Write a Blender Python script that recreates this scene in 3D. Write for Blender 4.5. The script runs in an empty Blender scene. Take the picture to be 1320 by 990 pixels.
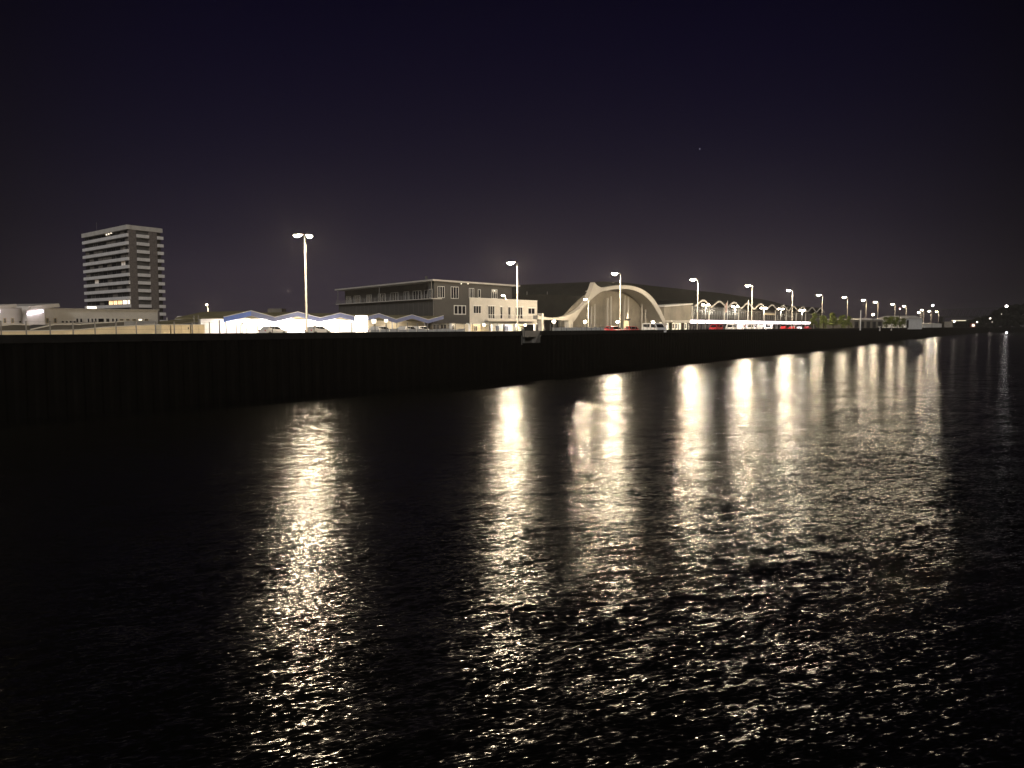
import bpy, math, random
from mathutils import Vector, Matrix
random.seed(7)
R = math.radians
S = bpy.context.scene
COL = S.collection

# ------------------------------------------------------------------ camera
CAMZ = 6.6
FPX = 980.0
PITCH = math.atan(74 / FPX)
cam = bpy.data.cameras.new('camera')
cam.sensor_width = 36
cam.lens = FPX / 1320 * 36
cam.clip_start = 0.1
cam.clip_end = 6000
camo = bpy.data.objects.new('camera', cam)
COL.objects.link(camo)
camo.location = (0, 0, CAMZ)
camo.rotation_euler = (math.pi / 2 - PITCH, 0, 0)
S.camera = camo

# ------------------------------------------------------------------ night sky
world = bpy.data.worlds.new('World')
S.world = world
world.use_nodes = True
wn, wl = world.node_tree.nodes, world.node_tree.links
wn.clear()
wo = wn.new('ShaderNodeOutputWorld')
bg = wn.new('ShaderNodeBackground')
tc = wn.new('ShaderNodeTexCoord')
sep = wn.new('ShaderNodeSeparateXYZ')
wl.new(tc.outputs['Generated'], sep.inputs[0])
ramp = wn.new('ShaderNodeValToRGB')
ramp.color_ramp.interpolation = 'B_SPLINE'
els = ramp.color_ramp.elements
els[0].position = 0.0
els[0].color = (0.0150, 0.0110, 0.0150, 1)
els[1].position = 1.0
els[1].color = (0.00002, 0.00001, 0.0001, 1)
for p, c in ((0.07, (0.0100, 0.0076, 0.0120, 1)), (0.115, (0.0056, 0.0043, 0.0082, 1)), (0.19, (0.0020, 0.0015, 0.0054, 1)),
             (0.28, (0.0008, 0.0005, 0.0040, 1)), (0.38, (0.0003, 0.0001, 0.0030, 1)), (0.5, (0.0001, 0.00005, 0.0010, 1))):
    e = els.new(p)
    e.color = c
wl.new(sep.outputs['Z'], ramp.inputs[0])
# the town's glow: widest over the terminal, fading round the horizon
dot = wn.new('ShaderNodeVectorMath')
dot.operation = 'DOT_PRODUCT'
wl.new(tc.outputs['Generated'], dot.inputs[0])
dot.inputs[1].default_value = (-0.02, 0.98, 0.20)
glow = wn.new('ShaderNodeMapRange')
glow.interpolation_type = 'SMOOTHERSTEP'
glow.inputs['From Min'].default_value = 0.72
glow.inputs['From Max'].default_value = 1.0
glow.inputs['To Min'].default_value = 0.06
glow.inputs['To Max'].default_value = 1.0
wl.new(dot.outputs['Value'], glow.inputs['Value'])
mul = wn.new('ShaderNodeVectorMath')
mul.operation = 'SCALE'
wl.new(ramp.outputs[0], mul.inputs[0])
wl.new(glow.outputs[0], mul.inputs['Scale'])
wl.new(mul.outputs[0], bg.inputs['Color'])
bg.inputs['Strength'].default_value = 1.15
wl.new(bg.outputs[0], wo.inputs['Surface'])

# added facade fill: one very weak, very soft sun from behind the camera
sun = bpy.data.lights.new('fill_sun', 'SUN')
sun.energy = 0.5
sun.angle = R(15)
sun.color = (1.0, 0.96, 0.93)
suno = bpy.data.objects.new('fill_sun', sun)
COL.objects.link(suno)
suno.rotation_euler = Vector((0.02, 0.85, -0.42)).to_track_quat('-Z', 'Y').to_euler()

S.view_settings.view_transform = 'Standard'
S.view_settings.look = 'None'
S.view_settings.exposure = 1.3
S.view_settings.gamma = 1.0
S.view_settings.use_curve_mapping = False
S.render.engine = 'CYCLES'
cy = S.cycles
cy.use_denoising = True
cy.denoising_prefilter = 'ACCURATE'
cy.denoising_input_passes = 'RGB_ALBEDO_NORMAL'
cy.use_adaptive_sampling = False
cy.use_light_tree = True
try:
    cy.denoiser = 'OPENIMAGEDENOISE'
except Exception:
    pass
cy.max_bounces = 5
cy.diffuse_bounces = 2
cy.glossy_bounces = 3
cy.volume_bounces = 0
cy.caustics_reflective = False
cy.caustics_refractive = False
cy.sample_clamp_direct = 0
cy.sample_clamp_indirect = 3

# ------------------------------------------------------------------ picture geometry -> metres
CT, ST = math.cos(PITCH), math.sin(PITCH)
def ray(px, py):
    u, v = (px - 660) / FPX, (495 - py) / FPX
    return u / (CT + v * ST), (-ST + v * CT) / (CT + v * ST)
def at(px, py, D):
    a, b = ray(px, py)
    return Vector((a * D, D, CAMZ + b * D))
GZ = 5.2                                     # quay ground
WZ = 6.02                                    # top of the flood wall

# ------------------------------------------------------------------ materials
MATS = {}
def mat(name, col, rough=0.7, metal=0.0, var=0.25, scale=2.0, bump=0.0, spec=0.4, emit=None, es=0.0):
    m = bpy.data.materials.new(name)
    m.use_nodes = True
    nt = m.node_tree
    b = nt.nodes['Principled BSDF']
    b.inputs['Roughness'].default_value = rough
    b.inputs['Metallic'].default_value = metal
    b.inputs['Specular IOR Level'].default_value = spec
    b.inputs['Base Color'].default_value = (*col, 1)
    if var > 0:
        t = nt.nodes.new('ShaderNodeTexCoord')
        n = nt.nodes.new('ShaderNodeTexNoise')
        n.inputs['Scale'].default_value = scale
        n.inputs['Detail'].default_value = 5
        n.inputs['Roughness'].default_value = 0.65
        nt.links.new(t.outputs['Object'], n.inputs['Vector'])
        r = nt.nodes.new('ShaderNodeValToRGB')
        r.color_ramp.elements[0].position = 0.3
        r.color_ramp.elements[1].position = 0.72
        r.color_ramp.elements[0].color = (*[c * (1 - var) for c in col], 1)
        r.color_ramp.elements[1].color = (*[min(0.9, c * (1 + var * 0.6)) for c in col], 1)
        nt.links.new(n.outputs['Fac'], r.inputs[0])
        nt.links.new(r.outputs[0], b.inputs['Base Color'])
        if bump:
            bp = nt.nodes.new('ShaderNodeBump')
            bp.inputs['Strength'].default_value = 0.4
            bp.inputs['Distance'].default_value = bump
            nt.links.new(n.outputs['Fac'], bp.inputs['Height'])
            nt.links.new(bp.outputs[0], b.inputs['Normal'])
    if emit:
        b.inputs['Emission Color'].default_value = (*emit, 1)
        b.inputs['Emission Strength'].default_value = es
    MATS[name] = m
    return m
mat('asphalt', (0.06, 0.058, 0.055), 0.9, scale=0.6, bump=0.01)
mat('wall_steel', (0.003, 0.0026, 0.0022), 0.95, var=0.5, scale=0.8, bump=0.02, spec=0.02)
mat('coping', (0.02, 0.018, 0.016), 0.95, var=0.4, scale=1.2, spec=0.05)
mat('concrete', (0.15, 0.138, 0.12), 0.85, scale=0.9, bump=0.01)
mat('steel_pole', (0.22, 0.21, 0.195), 0.5, 0.3, var=0.15, scale=3)
mat('dark_metal', (0.05, 0.048, 0.046), 0.5, 0.2)
mat('white_paint', (0.74, 0.72, 0.68), 0.6, var=0.12, scale=0.5)
mat('off_white', (0.60, 0.565, 0.51), 0.7, var=0.18, scale=0.4)
mat('cream', (0.66, 0.56, 0.38), 0.7, var=0.15, scale=0.5)
mat('brick_brown', (0.20, 0.172, 0.155), 0.9, var=0.4, scale=1.6)
mat('balcony_white', (0.80, 0.77, 0.74), 0.7, var=0.14, scale=0.25)
mat('glass_dark', (0.012, 0.012, 0.016), 0.12, var=0, spec=0.5)
mat('glass_grey', (0.05, 0.047, 0.045), 0.2, var=0.5, scale=0.4, spec=0.5)
mat('curtain', (0.17, 0.15, 0.13), 0.8, var=0.4, scale=0.8)
mat('cladding_grey', (0.085, 0.08, 0.074), 0.75, 0.0, var=0.15, scale=0.3)
mat('cladding_light', (0.12, 0.113, 0.10), 0.65, var=0.15, scale=0.3)
mat('dark_roof', (0.028, 0.028, 0.025), 0.95, 0.0, var=0.3, scale=0.15, spec=0.05)
mat('grey_panel', (0.10, 0.095, 0.088), 0.7, var=0.3, scale=0.3)
mat('olive_roof', (0.22, 0.19, 0.10), 0.85, var=0.3, scale=0.3)
mat('shell_white', (0.40, 0.375, 0.335), 0.6, var=0.12, scale=0.12)
mat('facade_tan', (0.20, 0.178, 0.14), 0.7, var=0.4, scale=0.25)
mat('fascia_blue', (0.13, 0.24, 0.75), 0.5, var=0.1)
mat('fascia_pale', (0.20, 0.235, 0.44), 0.5, var=0.12)
mat('car_red', (0.50, 0.025, 0.03), 0.3, 0.1, var=0.05)
mat('car_white', (0.75, 0.74, 0.72), 0.3, var=0.05)
mat('car_silver', (0.35, 0.35, 0.36), 0.3, 0.5, var=0.05)
mat('tyre', (0.015, 0.015, 0.015), 0.9, var=0.1)
mat('bark', (0.06, 0.045, 0.03), 0.95, var=0.4, scale=6)
mat('far_trees', (0.012, 0.013, 0.009), 1.0, var=0.5, scale=0.3, spec=0)
mat('bridge_steel', (0.03, 0.028, 0.028), 0.8, var=0.2)
mat('flag_cloth', (0.6, 0.42, 0.36), 0.9, var=0.2)
mat('poster_red', (0.35, 0.08, 0.06), 0.8, var=0.3, scale=1.5)
mat('poster_green', (0.20, 0.24, 0.12), 0.8, var=0.4, scale=1.5)
def emis(name, col, es):
    m = mat(name, (0.8, 0.8, 0.8), 0.5, var=0, emit=col, es=es)
    if name not in ('canopy_glow', 'pylon_glow'):
        m.cycles.emission_sampling = 'NONE'        # the lamp beside it does the lighting
    return m
WARM = (1.0, 0.80, 0.54)
emis('lamp_warm', (1.0, 0.86, 0.62), 55)
emis('lamp_small', (1.0, 0.86, 0.62), 25)
emis('lamp_white', (0.92, 0.93, 1.0), 30)
emis('lamp_pink', (1.0, 0.5, 0.5), 4)
emis('tube_lilac', (0.93, 0.82, 1.0), 2.6)
emis('canopy_glow', (1.0, 0.86, 0.90), 1.5)
emis('pylon_glow', (1.0, 0.88, 0.70), 10.0)
emis('lit_window', (1.0, 0.60, 0.28), 0.75)
emis('lit_window_pale', (1.0, 0.86, 0.66), 0.85)
emis('lit_dim', (1.0, 0.75, 0.5), 0.07)
emis('shop_window', (1.0, 0.86, 0.55), 0.55)
emis('far_light', (1.0, 0.92, 0.85), 6)
emis('far_dim', (1.0, 0.88, 0.75), 3.0)
emis('marker_glow', (0.95, 0.95, 1.0), 2.2)
emis('star_light', (0.9, 0.95, 1.0), 0.6)
# leaves
m = mat('leaves', (0.17, 0.20, 0.05), 0.7, var=0.55, scale=1.2, spec=0.2)

# water: slope field of wind ripples in metres
def water_material():
    m = bpy.data.materials.new('harbour_water')
    m.use_nodes = True
    nt = m.node_tree
    N, L = nt.nodes, nt.links
    b = N['Principled BSDF']
    b.inputs['Base Color'].default_value = (0.0022, 0.0022, 0.002, 1)
    b.inputs['Roughness'].default_value = 0.16
    b.inputs['IOR'].default_value = 1.33
    t = N.new('ShaderNodeTexCoord')
    acc = None
    def noise(scale, rot, sx, sy, det, slope_x, slope_y, off):
        mp = N.new('ShaderNodeMapping')
        mp.vector_type = 'TEXTURE'
        mp.inputs['Rotation'].default_value = (0, 0, R(rot))
        mp.inputs['Scale'].default_value = (sx, sy, 1)
        mp.inputs['Location'].default_value = (off, off * 0.7, 0)
        L.new(t.outputs['Object'], mp.inputs['Vector'])
        n = N.new('ShaderNodeTexNoise')
        n.inputs['Scale'].default_value = scale
        n.inputs['Detail'].default_value = det
        n.inputs['Roughness'].default_value = 0.55
        L.new(mp.outputs[0], n.inputs['Vector'])
        s = N.new('ShaderNodeVectorMath')
        s.operation = 'SUBTRACT'
        L.new(n.outputs['Color'], s.inputs[0])
        s.inputs[1].default_value = (0.5, 0.5, 0.5)
        q = N.new('ShaderNodeVectorMath')
        q.operation = 'MULTIPLY'
        L.new(s.outputs[0], q.inputs[0])
        q.inputs[1].default_value = (slope_x, slope_y, 0)
        return q.outputs[0]
    parts = [noise(0.7, 14, 2.2, 1.0, 1.0, 0.09, 0.26, 3.0),
             noise(4.2, 20, 3.0, 1.0, 2.0, 0.22, 0.50, 11.0),
             noise(12.0, 22, 3.2, 1.0, 1.5, 0.33, 0.65, 23.0),
             noise(25.0, 16, 2.6, 1.0, 0.0, 0.29, 0.49, 41.0)]
    acc = parts[0]
    for p in parts[1:]:
        a = N.new('ShaderNodeVectorMath')
        a.operation = 'ADD'
        L.new(acc, a.inputs[0])
        L.new(p, a.inputs[1])
        acc = a.outputs[0]
    # gusts: patches of calmer and rougher water
    g = N.new('ShaderNodeTexNoise')
    g.inputs['Scale'].default_value = 0.09
    g.inputs['Detail'].default_value = 3
    L.new(t.outputs['Object'], g.inputs['Vector'])
    gm = N.new('ShaderNodeMapRange')
    gm.inputs['From Min'].default_value = 0.3
    gm.inputs['From Max'].default_value = 0.7
    gm.inputs['To Min'].default_value = 0.72
    gm.inputs['To Max'].default_value = 1.22
    L.new(g.outputs['Fac'], gm.inputs['Value'])
    sc = N.new('ShaderNodeVectorMath')
    sc.operation = 'SCALE'
    L.new(acc, sc.inputs[0])
    L.new(gm.outputs[0], sc.inputs['Scale'])
    up = N.new('ShaderNodeVectorMath')
    up.operation = 'ADD'
    L.new(sc.outputs[0], up.inputs[0])
    up.inputs[1].default_value = (0, 0, 1)
    nm = N.new('ShaderNodeVectorMath')
    nm.operation = 'NORMALIZE'
    L.new(up.outputs[0], nm.inputs[0])
    L.new(nm.outputs[0], b.inputs['Normal'])
    MATS['harbour_water'] = m
water_material()

# ------------------------------------------------------------------ mesh helpers
class Frame:
    """origin on the ground plan, s runs along the facade, d outwards, z up (world)"""
    def __init__(self, a, b, flip=False):
        self.o = Vector((a[0], a[1]))
        self.u = (Vector((b[0], b[1])) - self.o)
        self.len = self.u.length
        self.u.normalize()
        n = Vector((self.u.y, -self.u.x))
        mid = (Vector((a[0], a[1])) + Vector((b[0], b[1]))) / 2
        if n.dot(-mid) < 0:
            n = -n
        self.n = -n if flip else n
    def p(self, s, d, z):
        q = self.o + self.u * s + self.n * d
        return Vector((q.x, q.y, z))
    def hit(self, px, py, d=0.0):
        o = self.o + self.n * d
        r, k = ray(px, py)
        s = (r * o.y - o.x) / (self.u.x - r * self.u.y)
        return s, CAMZ + k * (o.y + self.u.y * s)

class MB:
    def __init__(self):
        self.v, self.f = [], []
    def add(self, vs, fs):
        n = len(self.v)
        self.v += [Vector(p) for p in vs]
        self.f += [tuple(i + n for i in q) for q in fs]
        return self
    def hexa(self, p):
        return self.add(p, [(0, 3, 2, 1), (4, 5, 6, 7), (0, 1, 5, 4), (1, 2, 6, 5), (2, 3, 7, 6), (3, 0, 4, 7)])
    def box(self, x0, x1, y0, y1, z0, z1):
        return self.hexa([(x0, y0, z0), (x1, y0, z0), (x1, y1, z0), (x0, y1, z0),
                          (x0, y0, z1), (x1, y0, z1), (x1, y1, z1), (x0, y1, z1)])
    def fbox(self, F, s0, s1, d0, d1, z0, z1, z0b=None, z1b=None):
        """box in a facade frame; z0b, z1b: heights at the s1 end"""
        z0b = z0 if z0b is None else z0b
        z1b = z1 if z1b is None else z1b
        return self.hexa([F.p(s0, d0, z0), F.p(s1, d0, z0b), F.p(s1, d1, z0b), F.p(s0, d1, z0),
                          F.p(s0, d0, z1), F.p(s1, d0, z1b), F.p(s1, d1, z1b), F.p(s0, d1, z1)])
    def tube(self, pts, rads, n=8, cap=True):
        pts = [Vector(p) for p in pts]
        if not hasattr(rads, '__len__'):
            rads = [rads] * len(pts)
        base = len(self.v)
        for i, p in enumerate(pts):
            a = pts[max(i - 1, 0)]
            b = pts[min(i + 1, len(pts) - 1)]
            d = (b - a).normalized()
            x = d.orthogonal().normalized() if abs(d.z) < 0.95 else Vector((1, 0, 0))
            x = (x - d * x.dot(d)).normalized()
            y = d.cross(x)
            for k in range(n):
                t = 2 * math.pi * k / n
                self.v.append(p + (x * math.cos(t) + y * math.sin(t)) * rads[i])
        for i in range(len(pts) - 1):
            for k in range(n):
                a, b = base + i * n + k, base + i * n + (k + 1) % n
                self.f.append((a, b, b + n, a + n))
        if cap:
            self.f.append(tuple(base + k for k in range(n))[::-1])
            self.f.append(tuple(base + (len(pts) - 1) * n + k for k in range(n)))
        return self
    def ball(self, c, rx, ry, rz, seg=10, rings=6, cut=None):
        c = Vector(c)
        base = len(self.v)
        for i in range(rings + 1):
            t = math.pi * i / rings
            for k in range(seg):
                a = 2 * math.pi * k / seg
                z = math.cos(t) * rz
                if cut is not None:
                    z = min(z, cut)
                self.v.append(c + Vector((math.sin(t) * math.cos(a) * rx, math.sin(t) * math.sin(a) * ry, z)))
        for i in range(rings):
            for k in range(seg):
                a, b = base + i * seg + k, base + i * seg + (k + 1) % seg
                self.f.append((a, a + seg, b + seg, b))
        return self
    def prism(self, poly, ext):
        """closed outline (list of points) pushed along ext"""
        n = len(poly)
        ext = Vector(ext)
        vs = [Vector(p) for p in poly] + [Vector(p) + ext for p in poly]
        fs = [tuple(range(n)), tuple(range(2 * n - 1, n - 1, -1))]
        fs += [(i, (i + 1) % n, (i + 1) % n + n, i + n) for i in range(n)]
        return self.add(vs, fs)
    def strip(self, top, bot, ext):
        """ribbon between two matched polylines, thickened by ext"""
        ext = Vector(ext)
        n = len(top)
        vs = [Vector(p) for p in top] + [Vector(p) for p in bot]
        vs += [p + ext for p in vs]
        fs = []
        for i in range(n - 1):
            fs += [(i, i + 1, n + i + 1, n + i), (2 * n + i, 3 * n + i, 3 * n + i + 1, 2 * n + i + 1),
                   (i, 2 * n + i, 2 * n + i + 1, i + 1), (n + i, n + i + 1, 3 * n + i + 1, 3 * n + i)]
        fs += [(0, n, 3 * n, 2 * n), (n - 1, 3 * n - 1, 4 * n - 1, 2 * n - 1)]
        return self.add(vs, fs)
    def mesh(self, name, material, off=Vector((0, 0, 0)), smooth=False):
        me = bpy.data.meshes.new(name)
        me.from_pydata([tuple(p - off) for p in self.v], [], self.f)
        me.validate()
        import bmesh
        bm = bmesh.new()
        bm.from_mesh(me)
        bmesh.ops.recalc_face_normals(bm, faces=bm.faces)
        bm.to_mesh(me)
        bm.free()
        if smooth:
            me.polygons.foreach_set('use_smooth', [True] * len(me.polygons))
        me.materials.append(MATS[material])
        return me

def tag(o, label, cat, group=None, kind=None):
    if label: o['label'] = label
    if cat: o['category'] = cat
    if group: o['group'] = group
    if kind: o['kind'] = kind
    return o
def thing(name, label, cat, loc, rotz=0, group=None):
    o = bpy.data.objects.new(name, None)
    o.empty_display_size = 0.3
    COL.objects.link(o)
    o.location = loc
    o.rotation_euler = (0, 0, rotz)
    return tag(o, label, cat, group)
def root_of(o):
    while o.parent: o = o.parent
    return o
def part(name, mb, material, parent, local=False, smooth=False, label=None):
    off = Vector((0, 0, 0)) if local else Vector(root_of(parent).location)
    o = bpy.data.objects.new(name, mb.mesh(name, material, off, smooth))
    COL.objects.link(o)
    o.parent = parent
    if label: o['label'] = label
    return o
def single(name, mb, material, label=None, cat=None, group=None, kind=None, smooth=False, loc=(0, 0, 0)):
    o = bpy.data.objects.new(name, mb.mesh(name, material, Vector(loc), smooth))
    o.location = loc
    COL.objects.link(o)
    return tag(o, label, cat, group, kind)
def copy_tree(o, parent=None):
    c = o.copy()
    COL.objects.link(c)
    c.parent = parent
    for ch in list(o.children):
        copy_tree(ch, c)
    return c
def bulb(parent, loc, watts, rad=0.22, col=WARM, name='bulb_light', local=True):
    l = bpy.data.lights.new(name, 'POINT')
    l.energy = watts
    l.color = col
    l.shadow_soft_size = rad
    o = bpy.data.objects.new(name, l)
    COL.objects.link(o)
    o.parent = parent
    o.location = loc if local else Vector(loc) - Vector(root_of(parent).location)
    return o

# ------------------------------------------------------------------ setting
WALL = [(-145.0, -86.0), (-36.0, 53.0), (1.6, 101.0), (18.6, 127.0), (55.0, 179.0), (88.0, 224.0), (166.0, 340.0),
        (333.0, 585.0), (580.0, 925.0), (650.0, 905.0), (730.0, 800.0), (900.0, 700.0), (1950.0, 600.0)]
mb = MB()
mb.add([(-900, -90, 0), (1950, -90, 0), (1950, 2050, 0), (-900, 2050, 0)], [(0, 1, 2, 3)])
single('water', mb, 'harbour_water', kind='structure')
mb = MB()
poly = [(x - 0.25, y + 0.2, GZ) for x, y in WALL] + [(1950, 2050, GZ), (-900, 2050, GZ), (-900, -86, GZ)]
mb.add(poly, [tuple(range(len(poly)))])
single('quay_ground', mb, 'asphalt', kind='structure')

# flood wall: sheet piles with a coping, broken by the stair gap
def wall_frames(pts):
    return [Frame(pts[i], pts[i + 1]) for i in range(len(pts) - 1)]
def pile_wall(name, pts, label, group=None, cheek=None):
    t = thing(name, label, 'wall', (pts[0][0], pts[0][1], 0), group=group)
    mb, cp = MB(), MB()
    for i in range(len(pts) - 1):
        a, b = Vector(pts[i]), Vector(pts[i + 1])
        u = (b - a)
        ln = u.length
        u.normalize()
        n = Vector((u.y, -u.x))
        per = 1.3 if ln < 160 else (2.6 if ln < 320 else 6.0)
        k = max(1, round(ln / per))
        per = ln / k
        prof = []
        for j in range(k):
            for q, d in ((0, 0.0), (0.34, 0.0), (0.5, -0.16), (0.84, -0.16)):
                prof.append((j * per + q * per, d))
        prof.append((ln, 0.0))
        vs = []
        for s, d in prof:
            p = a + u * s + n * d
            vs += [(p.x, p.y, -1.0), (p.x, p.y, WZ - 0.55)]
        mb.add(vs, [(2 * j, 2 * j + 2, 2 * j + 3, 2 * j + 1) for j in range(len(prof) - 1)])
        q = [a + n * 0.14, b + n * 0.14, b - n * 0.5, a - n * 0.5]
        cp.hexa([(p.x, p.y, WZ - 0.6) for p in q] + [(p.x, p.y, WZ) for p in q])
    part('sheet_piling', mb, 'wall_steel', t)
    part('coping', cp, 'coping', t)
    return t
FW = Frame(WALL[1], WALL[2])
FW2 = Frame(WALL[2], WALL[3])
gapL, gapR = FW2.hit(674, 430)[0], FW2.hit(697, 430)[0]
gl = FW.hit(672, 430)[0]
pL = FW.p(gl, 0, 0)
pR = FW2.p(gapR, 0, 0)
pile_wall('flood_wall', [WALL[0], WALL[1], (pL.x, pL.y)], 'dark sheet pile flood wall below the white canopies, ending at the stair gap')
pile_wall('flood_wall', [(pR.x, pR.y)] + WALL[3:], 'long dark sheet pile flood wall running from the stair gap to the far harbour end')
# stair gap
FG = Frame((pL.x, pL.y), (pR.x, pR.y))
t = thing('quay_stairs', 'pale concrete stair gap cut through the dark flood wall with railing posts', 'stairs', FG.p(0, 0, 0))
mb = MB()
mb.fbox(FG, -0.3, FG.len + 0.3, -0.6, -0.1, -1, 4.4)
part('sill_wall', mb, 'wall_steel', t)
mb = MB()
mb.prism([FG.p(FG.len + 0.02, -3.4, 4.4), FG.p(FG.len - 1.3, -3.4, 4.4), FG.p(FG.len + 0.02, -3.4, WZ)], FG.p(0, 3.3, 0) - FG.p(0, 0, 0))
part('sloping_cheek', mb, 'concrete', t)
mb = MB()
mb.fbox(FG, -0.2, FG.len + 0.2, -4.2, -3.6, 3.6, 5.7)
part('back_wall', mb, 'concrete', t)
for k in range(6):
    mb = MB()
    mb.fbox(FG, 0.02, FG.len - 0.3, -0.65 - 0.45 * (k + 1), -0.62 - 0.45 * k, 4.0, 4.4 + 0.14 * (k + 1))
    part('step', mb, 'concrete', t)
for s, d, z0, z1 in ((0.05, 0.02, 4.2, 5.4), (1.0, -0.5, 4.2, 6.4), (1.45, -0.5, 4.2, 6.3), (0.35, -3.0, 4.6, 6.9)):
    mb = MB()
    mb.fbox(FG, s, s + 0.16, d - 0.16, d, z0, z1)
    part('post', mb, 'steel_pole', t)
mb = MB()
mb.fbox(FG, 0.2, 1.0, -0.5, -0.45, 5.3, 5.4)
part('rail', mb, 'steel_pole', t)

# ------------------------------------------------------------------ tall quay lamps
def make_lamp(height, arms, watts, matname, headscale=1.0, arm=0.85, light_r=0.32, light_name='bulb_light', r0=0.14, r1=0.09):
    root = thing('street_lamp', '', 'street lamp', (0, 0, 0))
    p = MB().tube([(0, 0, 0), (0, 0, 0.9), (0, 0, 0.91), (0, 0, height)], [r0 * 1.25, r0 * 1.25, r0, r1], 10)
    part('pole', p, 'steel_pole', root, True, True)
    part('base_plate', MB().box(-0.3, 0.3, -0.3, 0.3, 0, 0.06), 'concrete', root, True)
    for a in arms:
        c, s = math.cos(a), math.sin(a)
        e = MB().tube([(0, 0, height - 0.05), (c * arm * 0.4, s * arm * 0.4, height + 0.12), (c * arm, s * arm, height + 0.16)], 0.05, 6)
        ar = part('arm', e, 'steel_pole', root, True, True)
        hs = headscale
        hx, hy, hz = c * (arm + 0.4 * hs), s * (arm + 0.4 * hs), height + 0.16
        h = MB().ball((0, 0, 0), 0.62 * hs, 0.28 * hs, 0.18 * hs, 12, 6)
        h.v = [Vector((hx + p.x * c - p.y * s, hy + p.x * s + p.y * c, hz + max(p.z, -0.03))) for p in h.v]
        hd = part('lamp_head', h, 'dark_metal', root, True, True)
        g = MB().ball((0, 0, 0), 0.50 * hs, 0.25 * hs, 0.26 * hs, 12, 6)
        g.v = [Vector((hx + p.x * c - p.y * s, hy + p.x * s + p.y * c, hz - 0.03 + min(p.z, 0.0))) for p in g.v]
        part('lens', g, matname, hd, True, True)
        bulb(root, (hx, hy, hz - 0.42 * hs), watts, light_r)
    return root
INLAND = math.atan2(0.60, -0.80)
def place_lamp(proto, first, px, py, H, label, group, base=GZ, rot=0.0):
    D = (H + base - CAMZ) / ray(px, py)[1]
    x = ray(px, py)[0] * D
    o = proto if first else copy_tree(proto)
    o.location = (x, D, base)
    o.rotation_euler = (0, 0, rot)
    o['label'] = label
    o['group'] = group
    return o
HT = 12.4
def quay_lamp(proto, first, px, py, label, back=-13.0):
    # stands well behind the wall; the pole is as tall as the row asks for there
    for i in range(len(WALL) - 1):
        F = Frame(WALL[i], WALL[i + 1])
        s, z = F.hit(px, py, back)
        if -0.5 <= s <= F.len + 0.5:
            o = proto if first else copy_tree(proto)
            o.location = F.p(s, back, GZ)
            o.scale = (1, 1, (z - GZ) / (HT + 0.1))
            o['label'] = label
            o['group'] = G1
            return o
G1 = 'tall lamps along the quay'
dbl = make_lamp(HT, (INLAND, R(84)), 2100, 'lamp_warm', 1.15)
quay_lamp(dbl, True, 393, 302, 'tallest looking quay lamp, with two heads, in front of the white zigzag canopies', -8.0)
lp = make_lamp(HT, (INLAND,), 5600, 'lamp_warm', 1.4)
lf = make_lamp(HT, (INLAND,), 1700, 'lamp_warm', 1.6)
tall = [(667, 338, 'tall single head quay lamp standing before the white annex with balcony'),
        (800, 352, 'tall quay lamp standing before the big white arch'),
        (900, 360, 'tall quay lamp standing at the first scallop of the wavy terminal roof'),
        (970, 368, 'tall quay lamp standing before the middle of the wavy terminal roof'),
        (1022, 374, 'tall quay lamp standing before the last third of the wavy terminal roof'),
        (1060.5, 380, 'tall quay lamp at the end of the wavy roof, beside the first bushes'),
        (1093, 383, 'tall quay lamp rising behind the last tree of the first bush row')]
for i, (x, y, lb) in enumerate(tall):
    quay_lamp(lp if i < 5 else lf, i in (0, 5), x, y, lb)
lq = make_lamp(HT, (INLAND, R(84)), 2400, 'lamp_warm', 0.9)
lq['group'] = G1
lq.location = (-48, 50, GZ)
lq['label'] = 'two headed quay lamp standing before the winged white roofs'
ORD = ('first', 'second', 'third', 'fourth', 'fifth', 'sixth', 'seventh', 'last')
for i, (x, y) in enumerate(((1117, 386.5), (1132, 389), (1154, 392), (1168.5, 394.5), (1187.5, 402.5), (1191, 399.5), (1200.5, 401), (1210, 401.5))):
    quay_lamp(lf, False, x, y, ORD[i].join(('tall quay lamp, ', ' of the far row past the first small trees')))
sm = make_lamp(7.2, (INLAND,), 2200, 'lamp_small', 1.0, arm=0.35, light_r=0.2, r0=0.11, r1=0.08)
G2 = 'shorter lamps among the buildings'
place_lamp(sm, True, 758.5, 386, 7.2, 'short lamp post standing at the left foot of the big white arch', G2)
place_lamp(sm, False, 268, 386, 9.0, 'lone lamp post rising behind the olive shed roof', G2, base=GZ + 1.8)
place_lamp(sm, False, 652, 381, 7.2, 'lamp showing just above the roof of the white annex', G2, base=GZ + 1.4)

# ------------------------------------------------------------------ fence on the quay edge
def fence(name, F, s0, s1, label, step=1.6, h=1.35, d=-1.2):
    t = thing(name, label, 'fence', F.p(s0, d, GZ))
    n = int((s1 - s0) / step)
    m0 = None
    for i in range(n + 1):
        s = s0 + i * step
        if m0 is None:
            m0 = MB().box(-0.035, 0.035, -0.035, 0.035, 0, WZ + h - GZ - 0.35).mesh('post', 'steel_pole')
        o = bpy.data.objects.new('post', m0)
        COL.objects.link(o)
        o.parent = t
        o.location = F.p(s, d, GZ) - F.p(s0, d, GZ)
    for z in (WZ + 0.35, WZ + h - 0.42):
        part('rail', MB().fbox(F, s0, s1, d + 0.036, d + 0.052, z, z + 0.010), 'dark_metal', t)
    return t
fence('quay_fence', FW, FW.hit(-60, 430)[0], FW.hit(664, 428)[0], 'thin post and wire fence along the wall top below the zigzag canopies')
fence('quay_fence', FW2, FW2.hit(704, 426)[0], FW2.len - 0.4, 'thin post and wire fence along the wall top before the big arch')
F3 = Frame(WALL[3], WALL[4])
fence('quay_fence', F3, 0.5, 40, 'thin post and wire fence along the wall top before the terminal')

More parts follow.
